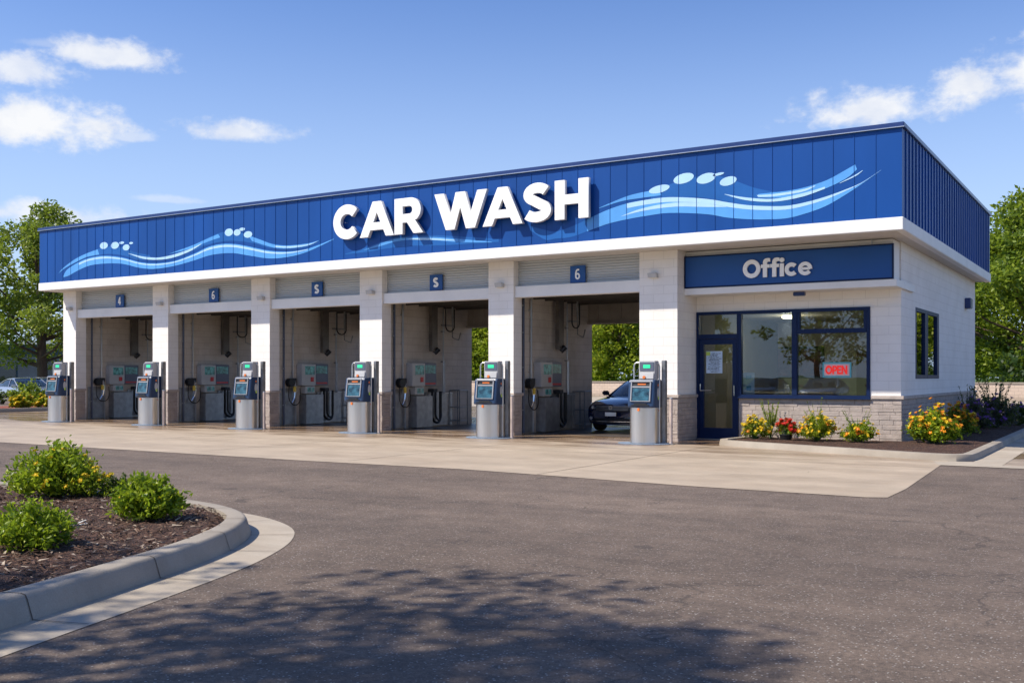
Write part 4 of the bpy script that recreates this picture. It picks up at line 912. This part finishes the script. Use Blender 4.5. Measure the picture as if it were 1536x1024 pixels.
# ------------------------------------------------------------------ cars
def apply_bool(o, cutters):
    for c in cutters:
        md = o.modifiers.new('b', 'BOOLEAN'); md.operation = 'DIFFERENCE'; md.object = c; md.solver = 'EXACT'
    bpy.context.view_layer.update()
    me = bpy.data.meshes.new_from_object(o.evaluated_get(bpy.context.evaluated_depsgraph_get()))
    o.modifiers.clear(); o.data = me
    for c in cutters: bpy.data.objects.remove(c)
def make_car(paint, label, loc, rz, plate='card'):
    t = thing('parked_car', label, 'car', loc, rz)
    W = .91
    # stations: y, bulge(corner sweep-back), half width, bottom z, shoulder z, top z, 
    stn = [(-2.30,.30,.80,.30,.60,.66),(-2.27,.27,.86,.20,.66,.735),(-2.10,.20,.89,.18,.72,.80),(-1.75,.10,.905,.17,.78,.865),(-1.35,.04,.91,.17,.83,.91),(-.95,0,.91,.17,.87,.955),(-.3,0,.91,.17,.90,.96),(.6,0,.91,.17,.92,.97),(1.5,0,.905,.18,.93,.99),(1.95,-.08,.89,.22,.93,1.03),(2.22,-.18,.86,.30,.90,1.02),(2.30,-.24,.80,.36,.80,.90)]
    body = MB(); rings = []
    for (y, bl, w_, zb, zs, zt) in stn:
        half = [(0,zb),(.55*w_,zb),(.88*w_,zb+.02),(.97*w_,zb+.12),(1.0*w_,(zb+zs)/2),(.985*w_,zs-.06),(.95*w_,zs),(.86*w_,zs+(zt-zs)*.55),(.6*w_,zt-.012),(.3*w_,zt),(0,zt+.004)]
        ring = half+[(-x, z) for x, z in half[-2:0:-1]]
        rings.append([(x, y+bl*(x/w_)**2, z) for x, z in ring])
    n = len(rings[0]); vs = [v for r in rings for v in r]
    fs = [(i*n+j, i*n+(j+1)%n, (i+1)*n+(j+1)%n, (i+1)*n+j) for i in range(len(rings)-1) for j in range(n)]
    fs += [tuple(range(n))[::-1], tuple(range((len(rings)-1)*n, len(rings)*n))]
    body.add(vs, fs); bo = body.build('body', paint, t)
    cut = []
    for y in (-1.42, 1.38):
        for sx in (-1, 1):
            cut.append(MB().tube([(sx*.62, y, .33), (sx*1.1, y, .33)], .385, 28).build('c', paint))
    apply_bool(bo, cut); smooth_by_angle(bo, 35); bo.parent = t
    # greenhouse
    gs = [(-1.02,.10,.80,.90,.95),(-.60,.08,.74,.91,1.18),(-.12,.05,.66,.92,1.385),(.25,.02,.64,.93,1.415),(.9,0,.63,.94,1.405),(1.35,0,.64,.95,1.32),(1.95,0,.74,.96,1.03)]
    gh = MB(); rings = []
    for (y, bl, wt, zb, zt) in gs:
        half = [(.82,zb),(.82-(.82-wt)*.8,zt-.07*min(1,(zt-zb)/.3)),(wt*.93,zt-.015),(wt*.5,zt),(0,zt+.006)]
        ring = half+[(-x, z) for x, z in half[-2::-1]]
        rings.append([(x, y+bl*(x/.8)**2*1.3, z) for x, z in ring])
    n = len(rings[0]); vs = [v for r in rings for v in r]
    gh.add(vs, [(i*n+j, i*n+j+1, (i+1)*n+j+1, (i+1)*n+j) for i in range(len(rings)-1) for j in range(n-1)])
    go = gh.build('glasshouse', 'cglass', t); smooth_by_angle(go, 50)
    rf = MB(); rs = rings[2:6]; m = n-2
    vs = [(x*1.01, y, z+.012) for r in rs for (x, y, z) in r[1:-1]]
    rf.add(vs, [(i*m+j, i*m+j+1, (i+1)*m+j+1, (i+1)*m+j) for i in range(len(rs)-1) for j in range(m-1)])
    smooth_by_angle(rf.build('roof', paint, t), 60)
    pl = MB()
    for s in (1, -1):
        idx = 1 if s > 0 else n-2
        pl.tube([(v[0]*1.005, v[1], v[2]+.003) for v in (rings[0][idx], rings[1][idx], rings[2][idx], rings[3][idx], rings[4][idx], rings[5][idx], rings[6][idx])], .028, 6)
        pl.tube([(s*.82, .35, .94), (s*.69, .38, 1.34)], .03, 6); pl.tube([(s*.825, -1.0, .915), (s*.825, 1.9, .95)], .016, 6)
    pl.build('pillar', paint, t)
    MB().box(-.62, .62, -.55, 1.5, .55, .98).box(-.5, -.15, .0, .2, .9, 1.2).box(.15, .5, .0, .2, .9, 1.2).build('seats', 'dark', t, bevel=.03)
    for s in (-1, 1):
        mi = MB().box(s*.98-.10, s*.98+.10, -.83, -.72, .95, 1.08).build('mirror', paint, t, bevel=.03); MB().tube([(s*.82,-.78,.94),(s*.92,-.78,.98)], .025, 6).build('mirror_arm', 'dark', mi)
        # headlamp follows the nose curve
        hl = MB(); seg = 8; vs = []
        for k in range(seg+1):
            x = s*(.50+.36*k/seg); yy = -2.29+.28*(x/.86)**2+(.13*(k/seg)**2)
            h0 = .60+.03*k/seg; h1 = .70+.055*k/seg-.02*(k == 0)
            vs += [(x, yy-.012, h0), (x, yy+.02, h1), (x, yy+.07, h1), (x, yy+.07, h0)]
        hl.add(vs, [(a*4+j, a*4+(j+1)%4, (a+1)*4+(j+1)%4, (a+1)*4+j) for a in range(seg) for j in range(4)]+[(0,1,2,3), (seg*4+3,seg*4+2,seg*4+1,seg*4)])
        ho = hl.build('headlight', 'lens', t); MB().tube([(s*.62,-2.185,.65),(s*.62,-2.165,.65)], .04, 12).build('bulb_ring', 'chrome', ho)
        MB().tube([(s*.70,-2.14,.36),(s*.70,-2.10,.36)], .05, 12).build('fog_lamp', 'lens', t)
        tl = MB().box(s*.72-.14, s*.72+.14, 2.10, 2.16, .78, .92).build('tail_light', 'red', t, bevel=.01)
        for y in (-1.42, 1.38):
            w_ = thing('wheel', None, None, (s*.80, y, .325)); w_.parent = t
            ty = MB().tube([(-.10,0,0),(-.085,0,0),(.085,0,0),(.10,0,0)], [.28,.325,.325,.28], 28).build('tyre', 'tyre', w_)
            rm = MB().tube([(s*.095,0,0),(s*.104,0,0)], [.205,.20], 20)
            for k in range(5):
                a = k*2*math.pi/5; rm.tube([(s*.108,0,0),(s*.112,.19*math.cos(a),.19*math.sin(a))], .022, 6)
            rm.build('rim', 'rim', w_)
    fr = lambda x: -2.30+.28*(x/.86)**2
    gr = MB(); 
    for k in range(5):
        z = .585+.026*k; pts = [(x, fr(x)-.012+.03*(z-.58), z) for x in [-.48+.96*i/10 for i in range(11)]]
        gr.tube(pts, .007 if k in (1,2,3) else .011, 6)
    gv = [(x, fr(x)-.006, z) for z in (.575,.70) for x in [-.48+.96*i/10 for i in range(11)]]
    MB().add(gv, [(i, i+1, 11+i+1, 11+i) for i in range(10)]).build('grille', 'dark', t)
    gr.build('grille_bar', 'steel_dk', t)
    em = MB().tube([(.045*math.cos(a)+0, -2.325, .655+.045*math.sin(a)) for a in [2*math.pi*k/18 for k in range(19)]], .008, 6)
    em.tube([(-.025,-2.325,.625),(0,-2.325,.69),(.025,-2.325,.625)], .007, 6); em.build('emblem', 'chrome', t)
    MB().box(-.165, .165, -2.335, -2.318, .43, .53).build('licence_plate', plate, t, bevel=.004)
    lv = [(x, fr(x)+.0, z) for z in (.24,.37) for x in [-.55+1.1*i/10 for i in range(11)]]
    MB().add([(x, y-.008-.05*(z > .3), z) for x, y, z in lv], [(i, i+1, 11+i+1, 11+i) for i in range(10)]).build('lower_intake', 'dark', t)
    MB().tube([(x, fr(x)-.02, .285) for x in [-.75+1.5*i/14 for i in range(15)]], .012, 6).build('chrome_strip', 'chrome', t)
    return t
car = make_car('carblue', 'navy sedan facing out of the wash bay nearest the office', (-12.02, 26.95, .012), R(-2))
c2 = make_car('carsilver', 'silver sedan parked beyond the flower hedge at far left', (-50.5, 33.0, 0), R(78), 'card')
c3 = make_car('cardark', 'charcoal sedan parked beside the tree trunk at far left', (-49.5, 38.2, 0), R(80), 'card')
c4 = make_car('carwhite', 'pale blue-white car half hidden behind the silver sedan', (-58.5, 39.5, 0), R(80), 'card')
for (x, y, src, lb) in [(-11.0,-7.5,c3,'charcoal car reflected in the left office pane'), (-14.2,-7.2,c2,'silver car mirrored in the right office pane'), (-17.4,-7.6,c3,'dark car mirrored beside the silver one in the office glass')]:
    k = copy_tree(src); k.location = (x, y, 0); k.rotation_euler = (0,0,R(176)); tag(k, lb, 'car')
for o in bpy.data.objects:
    if o.name.startswith('parked_car') and o.parent is None and o is not car: o['group'] = 'cars parked in the lots around'

# ------------------------------------------------------------------ foliage
def leaf_quads(mb, pts_norm, size, rg, aspect=.55, fold=True):
    for p, nrm in pts_norm:
        s = size*rg.uniform(.6, 1.3)
        d = (Vector((rg.gauss(0,1), rg.gauss(0,1), rg.gauss(0,.7)))+nrm*1.0).normalized()
        sd = d.cross(Vector((rg.gauss(0,1), rg.gauss(0,1), rg.gauss(0,1)))).normalized()
        a = p-d*s*.5; b = p+d*s*.5
        mb.add([a, p+sd*s*aspect*.5, b, p-sd*s*aspect*.5], [(0,1,2,3)])
def raw_mesh(mb, name, mat, parent):
    mb.open = True
    me = bpy.data.meshes.new(name); me.from_pydata(mb.v, [], mb.f); me.materials.append(M[mat])
    o = bpy.data.objects.new(name, me); COL.objects.link(o); o.parent = parent; return o
def tree(label, x, y, h, rx, mat, seed, n=9000, leaf=.3, trunk_h=.25, name='tree', group=None, clumps=60, top=.6, low=.16, cr=.20, tr=None, bare=.0):
    rg = random.Random(seed); t = thing(name, label, 'tree', (x, y, 0), 0, group)
    cz0, cz1 = h*low, h; cs = []
    for k in range(clumps):
        for _ in range(50):
            u = Vector((rg.uniform(-1,1), rg.uniform(-1,1), rg.uniform(-1,1)))
            if .25 < u.length < 1: break
        z = (u.z+1)/2
        wfac = math.sin(math.pi*min(1, (z*.86+.14))**top)*.92+.10
        p = Vector((u.x*rx*wfac, u.y*rx*wfac, cz0+(cz1-cz0)*(z*.93)))
        cs.append((p, rx*rg.uniform(cr*.7, cr*1.35)))
    tr = tr or h*.022
    tb = MB(); lean = (rg.uniform(-.3,.3), rg.uniform(-.3,.3))
    tp = [(0,0,-.05),(0.02,0,h*.06),(lean[0]*.3,lean[1]*.3,h*.25),(lean[0],lean[1],h*.55),(lean[0],lean[1]*.6,h*.86)]
    tb.tube(tp, [tr*1.35,tr,tr*.85,tr*.45,tr*.12], 10)
    for (p, r) in cs[::3]:
        s0 = Vector((lean[0]*.5, lean[1]*.5, max(h*low*.8, min(p.z*.62, h*.6)))); m_ = (s0+p)/2+Vector((rg.uniform(-.2,.2), rg.uniform(-.2,.2), -.04*h*.3))
        tb.tube([s0, m_, p], [tr*.32, tr*.2, tr*.06], 6, False)
    tb.build('trunk', 'bark', t, smooth=True)
    lf = MB(); tot = sum(r*r for _, r in cs)
    for (p, r) in cs:
        k = int(n*r*r/tot); pts = []
        for _ in range(k):
            v = Vector((rg.gauss(0,1), rg.gauss(0,1), rg.gauss(0,1))).normalized()
            rr_ = r*(rg.random()**.45)*(1+.35*mnoise.noise(v*2.2+p))
            q_ = p+Vector((v.x*rr_, v.y*rr_, v.z*rr_*.72)); pts.append((q_, v))
        leaf_quads(lf, pts, leaf, rg)
    raw_mesh(lf, 'crown', mat, t); return t
tree('tall broad maple with layered open crown at the left edge beyond the parked cars', -76.0, 51.0, 16.6, 8.6, 'leafB', 3, n=30000, leaf=.34, clumps=130, low=.17, cr=.15, tr=.42)
tree('shorter bushy tree behind the left end of the car wash', -66, 50.5, 9.5, 4.2, 'leafA', 12, n=10000, leaf=.30, clumps=50, low=.14)
tree('dark green tree cut off by the left edge of the photo', -92, 52, 15.5, 6.2, 'leafA', 8, n=16000, leaf=.38, clumps=80, low=.15)
for i, (x, y, h, rx, m_, lb) in enumerate([(-6.5,76,15.0,6.6,'leafA','tall rich green tree right of the office end, behind the low wall'), (5,79,13.5,5.6,'leafC','yellow-green tree at the right edge behind the low wall'), (-11.5,84,12.8,5.4,'leafC','pale green tree just showing beside the building end')]):
    tree(lb, x, y, h, rx, m_, 30+i, n=42000 if i == 0 else 20000, leaf=.33, clumps=150 if i == 0 else 90, low=.07, cr=.19)
back = [(-30.5,76,9.5,4.3,'leafC'),(-35.5,73,10.2,3.8,'leafC'),(-39.5,75,8.0,3.2,'leafC'),(-42,79,12.5,4.6,'leafA'),(-46.5,75,9.2,3.6,'leafC'),(-51,74,8.6,3.8,'leafC'),(-55,78,11,4.6,'leafA'),(-60,75,9,4,'leafB'),(-23,78,11,4.4,'leafA')]
bl = ['bright tree behind the pier nearest the office','mid green tree right above the navy car roof','small bright tree just left of the navy car, beyond the wall','tallest darker tree in the gap above the navy car','bright tree at the left edge of the car bay gap','bright yellow-green tree seen through the second S bay','darker tree behind the one seen through the second S bay','olive tree hidden behind the first S bay','green tree behind the office block']
for i, (x, y, h, rx, m_) in enumerate(back):
    tree(bl[i], x, y, h, rx, m_, 60+i, n=15000, leaf=.32, clumps=60, low=.03, group='trees beyond the rear wall', cr=.30)
for i, (x, y, h, rx) in enumerate([(-28,88,10.5,6),(-36,90,12.5,6),(-45,89,11.5,6),(-54,90,12,6),(-62,88,11,6)]):
    tree(['first','second','third','fourth','fifth'][i]+' dark tree from the office side in the far row behind the bays', x, y, h, rx, 'leafC' if i % 2 else 'leafA', 160+i, n=9000, leaf=.42, clumps=60, low=.02, group='far row of dark trees', cr=.30)
# trees behind the photographer: they throw the shade on the asphalt and show in the office glass
tree('tree behind the viewer whose shade falls on the foreground asphalt', -8.0, -.7, 10.2, 3.7, 'leafA', 77, n=7800, leaf=.17, clumps=75, low=.36, cr=.17)
tree('second shade tree behind the viewer, farther along the lot', -5.2, -3.6, 10.5, 3.6, 'leafA', 79, n=6000, leaf=.17, clumps=60, low=.36, cr=.18)
for i, (x, y, h) in enumerate([(-14,-29,9),(-21,-31,12),(-29,-28,8.5),(-36,-31,11),(-6,-30,11),(3,-31,9)]):
    tree(['low round tree','tall tree','small bushy tree','wide tree','tall dense tree','round tree'][i]+' across the lot, mirrored in the office glass', x, y, h, h*.38, 'leafA', 90+i, n=4000, leaf=.35, clumps=40, low=.1, group='trees across the lot')

def bush(label, x, y, z, rx, h, mat, seed, n=1500, leaf=.05, flowers=(), name='bush', cat='bush', group=None, stems=0, spike=.0, aspect=.45):
    rg = random.Random(seed); t = thing(name, label, cat, (x, y, z), 0, group)
    st = MB(); lf = MB()
    tips = []
    nb = max(14, n//38)
    for k in range(nb):
        a = rg.uniform(0, 6.283); e = rg.random()**.55; phi = e*1.35
        v = Vector((math.cos(a)*math.sin(phi), math.sin(a)*math.sin(phi), math.cos(phi)))
        L = rg.uniform(.72, 1.08+spike*rg.random())
        tip = Vector((v.x*rx*L, v.y*rx*L, .04*h+v.z*h*L)); tips.append((tip, v))
        mid = Vector((tip.x*.42, tip.y*.42, tip.z*.62)); st.tube([(0,0,-.02), mid, tip], [.007, .005, .002], 4, False)
        pts = []
        for _ in range(n//nb):
            u = rg.random()**.6; p = (mid*(1-u)+tip*u)+Vector((rg.gauss(0,1), rg.gauss(0,1), rg.gauss(0,1)))*rx*.075
            if p.z < .01: p.z = rg.uniform(.01, .06)
            pts.append((p, (v+Vector((0,0,.5))).normalized()))
        leaf_quads(lf, pts, leaf, rg, aspect)
    for k in range(stems):
        a = rg.uniform(0, 6.283); r = rg.uniform(.2, 1)*rx; hh = h*rg.uniform(1.1, 1.75)
        tp = Vector((math.cos(a)*r, math.sin(a)*r, hh)); st.tube([(0,0,0), tp*.55+Vector((0,0,.1*h)), tp], [.006,.004,.002], 4, False)
        leaf_quads(lf, [(tp*(.45+.55*rg.random()), tp.normalized()) for _ in range(16)], leaf*1.2, rg, .25)
    st.build('stems', 'stem', t); raw_mesh(lf, 'foliage', mat, t)
    for (fm, cnt, fs_, up) in flowers:
        f = MB()
        for k in range(cnt):
            tip, v = tips[rg.randrange(len(tips))]
            if v.z < .15 and rg.random() < .5: continue
            c = tip*rg.uniform(.92, 1.10)+Vector((rg.gauss(0,.02), rg.gauss(0,.02), up*rg.random()*h+.015)); nn = (v+Vector((rg.gauss(0,.3)-.2, rg.gauss(0,.3)-.5, .5))).normalized()
            a_ = nn.orthogonal().normalized(); b_ = nn.cross(a_)
            vs = [c-nn*fs_*.2]
            m = 10
            for j in range(m):
                r = fs_*(.5 if j % 2 else .28)*rg.uniform(.85, 1.15); ang = 2*math.pi*j/m
                vs.append(c+a_*r*math.cos(ang)+b_*r*math.sin(ang)+nn*fs_*.12)
            f.add(vs, [(0, j+1, (j+1) % m+1) for j in range(m)])
            f.add([c+nn*fs_*.12+a_*fs_*.16*math.cos(k_*1.2566)+b_*fs_*.16*math.sin(k_*1.2566) for k_ in range(5)], [(0,1,2,3,4)])
        raw_mesh(f, 'blossoms', fm, t)
    return t
for i, (x, y, h, rx) in enumerate([(-12,71.5,3.2,2.6),(-5.5,71,3.6,3.0),(1,72,3.2,3.0),(8,72,3.8,3.4)]):
    bush(['dark hedge bush behind the wall next to the building end','dark hedge bush under the tall green tree','dark hedge bush behind the wall at the right edge','hedge bush past the right edge'][i], x, y, 0, rx, h, 'leafD', 180+i, n=4500, leaf=.30, name='hedge_bush', cat='bush', group='dark bushes behind the wall', aspect=.6)
# island bushes
bush('large bright green shrub with yellow flowers at the back of the kerbed island', -10.45, 7.2, .14, .54, .58, 'leafBush', 1, n=5200, leaf=.062, flowers=[('fYel', 26, .08, 0)], name='shrub', cat='shrub')
bush('round bright green shrub nearest the tip of the kerbed island', -8.02, 6.48, .14, .37, .41, 'leafBush', 2, n=4000, leaf=.058, name='shrub', cat='shrub', flowers=[('fYel', 5, .04, 0)])
bush('green shrub at the left edge in the front of the kerbed island', -7.50, 4.92, .14, .38, .34, 'leafBush', 3, n=3800, leaf=.05, name='shrub', cat='shrub')
bush('small yellow flowering shrub between the two larger island shrubs', -10.05, 7.32, .14, .34, .30, 'leafC', 4, n=1500, leaf=.045, flowers=[('fYel', 70, .06, 0)], name='shrub', cat='shrub')
bush('small dark green shrub behind the tip of the island', -9.75, 7.5, .14, .22, .26, 'leafD', 5, n=1000, leaf=.045, name='shrub', cat='shrub')
t = thing('crumpled_litter', 'scrap of white litter lying on the island mulch', 'litter', (-8.22, 5.93, .15))
lm = MB(); rg = random.Random(4)
for k in range(9):
    a = rg.uniform(0, 6.28); c = Vector((rg.uniform(-.06,.06), rg.uniform(-.05,.05), rg.uniform(.0,.02))); d = Vector((math.cos(a), math.sin(a), rg.uniform(0,.4)))*rg.uniform(.03,.08); s_ = Vector((-d.y, d.x, .01)).normalized()*.010
    lm.add([c-d-s_, c+d-s_*.5, c+d+s_*.6, c-d*.8+s_*1.2], [(0,1,2,3)])
lm.open = True; lm.build('scraps', 'card', t)
# office bed
bush('yellow flowering clump nearest the office door', -7.45, 22.45, .10, .36, .46, 'leafC', 21, n=2200, leaf=.05, flowers=[('fYel', 95, .085, .1), ('fOrg', 14, .10, 0)], name='flower_clump', cat='flowers')
bush('tall wispy green plant behind the red flowers', -7.25, 22.95, .10, .26, .52, 'leafC', 22, n=700, leaf=.06, stems=24, name='tall_plant', cat='plant', aspect=.25)
bush('bright red flower clump in a black pot in the office bed', -6.72, 22.35, .20, .29, .34, 'leafBush', 23, n=900, leaf=.05, flowers=[('fRed', 170, .09, .1)], name='flower_clump', cat='flowers')
t = thing('flower_pot', 'small black pot holding the red flowers', 'pot', (-6.72, 22.35, .09)); MB().tube([(0,0,0),(0,0,.02),(0,0,.12),(0,0,.125)], [.10,.11,.14,.10], 16).build('pot_body', 'black', t); MB().tube([(0,0,.126),(0,0,.14)], [.15,.15], 16).build('pot_rim', 'black', t)
bush('yellow and green flower clump in the middle of the office bed', -6.05, 22.4, .10, .44, .54, 'leafC', 24, n=3200, leaf=.055, flowers=[('fYel', 110, .08, .1), ('fOrg', 26, .11, 0)], name='flower_clump', cat='flowers', stems=6)
bush('green clump with few yellow and coral flowers left of the building corner', -5.2, 22.45, .10, .40, .42, 'leafBush', 25, n=2600, leaf=.06, flowers=[('fYel', 45, .08, .1), ('fOrg', 22, .12, 0)], name='flower_clump', cat='flowers', stems=10)
bush('large orange and yellow flower clump right of the building corner', -3.78, 22.9, .10, .55, .66, 'leafBush', 26, n=4600, leaf=.085, flowers=[('fOrg', 75, .10, .22), ('fYel', 60, .10, .18)], name='flower_clump', cat='flowers')
bush('darker orange flower clump behind the large one beside the shaded wall', -3.62, 25.2, .10, .50, .66, 'leafA', 27, n=2400, leaf=.075, flowers=[('fOrg', 90, .11, .12), ('fYel', 60, .11, .1)], name='flower_clump', cat='flowers')
bush('purple flowering bush beside the shaded side wall', -3.75, 27.8, .10, .60, .72, 'leafPur', 28, n=3200, leaf=.085, flowers=[('fPur', 170, .12, .05)], name='flower_clump', cat='flowers', stems=18)
bush('tall dark bush with violet flowers farther along the side wall', -3.5, 30.6, .10, .7, .85, 'leafPur', 29, n=3200, leaf=.09, flowers=[('fPur', 60, .11, .05)], name='flower_clump', cat='flowers', stems=26)
bush('low dark plant with pink flowers at the far end of the office bed', -3.1, 32.6, .10, .5, .6, 'leafD', 31, n=1800, leaf=.10, flowers=[('fPink', 14, .14, 0), ('fPur', 20, .12, 0)], name='flower_clump', cat='flowers')

# ------------------------------------------------------------------ background
wl_ = MB().box(-70, 40, 67, 67.3, 0, 1.05)
wo_ = wl_.build('garden_wall', 'concwall'); tag(wo_, 'long low pale masonry wall behind the car wash', 'wall')
MB().box(-70.05, 40.05, 66.95, 67.35, 1.052, 1.14).build('coping', 'kerb', wo_)
sheet('lawn', [(-3,48),(40,48),(40,66.9),(-3,66.9)], .03, 'turf')
sheet('rear_yard_concrete', [(-62,42.5),(-9,42.5),(-4,66.9),(-62,66.9)], .008, 'gutter')
gb = MB(); rg = random.Random(9)
for _ in range(15000):
    x = rg.uniform(-3, 12); y = rg.uniform(48, 66.5); h = rg.uniform(.10, .28); a = rg.uniform(0, 6.28); d = Vector((math.cos(a), math.sin(a), 0))*.05
    gb.add([(x-d.x, y-d.y, .02), (x+d.x, y+d.y, .02), (x+rg.uniform(-.1,.1), y+rg.uniform(-.1,.1), h)], [(0,1,2)])
gb.open = True; tag(gb.build('grass', 'grass'), 'bright grass strip in front of the low wall at right', kind='stuff')
tag(MB().box(-3.2, 14, 46.9, 47.9, 0, .12).build('red_kerb_strip', P('red_kerb_paint', (.28, .04, .035), .7)), kind='structure')
tag(MB().box(-3.2, 14, 47.9, 48.2, 0, .16).build('lawn_kerb', 'kerb'), kind='structure')
# left flower bed
tag(MB().box(-40.75, -40.45, 8, 46, 0, .15).build('left_bed_kerb', 'kerb', bevel=.03), kind='structure')
sheet('left_bed_mulch', [(-46,8),(-40.76,8),(-40.76,46),(-46,46)], .09, 'redmulch')
LB_ = [(-41.6,22.3,.9,.9,'leafPur','fPink','dusty pink flowering bush at the far left of the left bed',40), (-42.6,24.0,1.0,1.0,'leafC','fPink','pinkish green shrub second along the left bed',20), (-41.5,24.6,.7,.6,'leafC','fYel','small lime shrub at the front of the left bed',6),
       (-42.7,25.9,1.1,1.25,'leafD',None,'dark round shrub in the middle of the left bed',0), (-42.9,28.0,1.0,1.2,'leafA',None,'clipped green shrub in front of the dark parked car',0), (-42.9,29.6,1.0,1.2,'leafBush',None,'bright clipped green shrub right of the clipped green one',0),
       (-41.5,26.9,.55,.62,'leafC','fYel','yellow flowering mound below the clipped shrubs',110), (-41.5,28.0,.55,.62,'leafC','fYel','second yellow mound, in the middle of the three',110), (-41.5,29.2,.6,.72,'leafC','fYel','third yellow mound, nearest the car wash',110), (-42.5,31.2,1.0,1.1,'leafBush',None,'green shrub at the car wash end of the left bed',0)]
for i, (x, y, r, h, m_, fm, lb, cnt) in enumerate(LB_):
    bush(lb, x, y, .08, r, h, m_, 140+i, n=1500, leaf=.14, flowers=[(fm, cnt, .20, 0)] if fm else (), name='bed_shrub', cat='shrub', group='shrubs in the left bed', aspect=.6)
# far commercial building behind the left trees, one storey, dark blue-gray walls
t = thing('far_building', 'dark blue-gray low building far behind the left trees', 'building', (-120, 98, 0), R(30))
MB().box(-60, 60, 0, 12, 0, 6.0).build('wall', 'navywall', t); MB().box(-60.4, 60.4, -.4, 12.4, 6.01, 6.5).build('roof_edge', 'gray', t)
for k in range(14): MB().box(-56+8*k, -52+8*k, -.08, -.005, .8, 3.6).build('window', 'cglass', t)
tag(MB().box(-170, -60, 60.5, 61.0, 0, .5).build('tan_wall', 'concwall'), 'low tan wall running behind the parked cars at far left', 'wall')
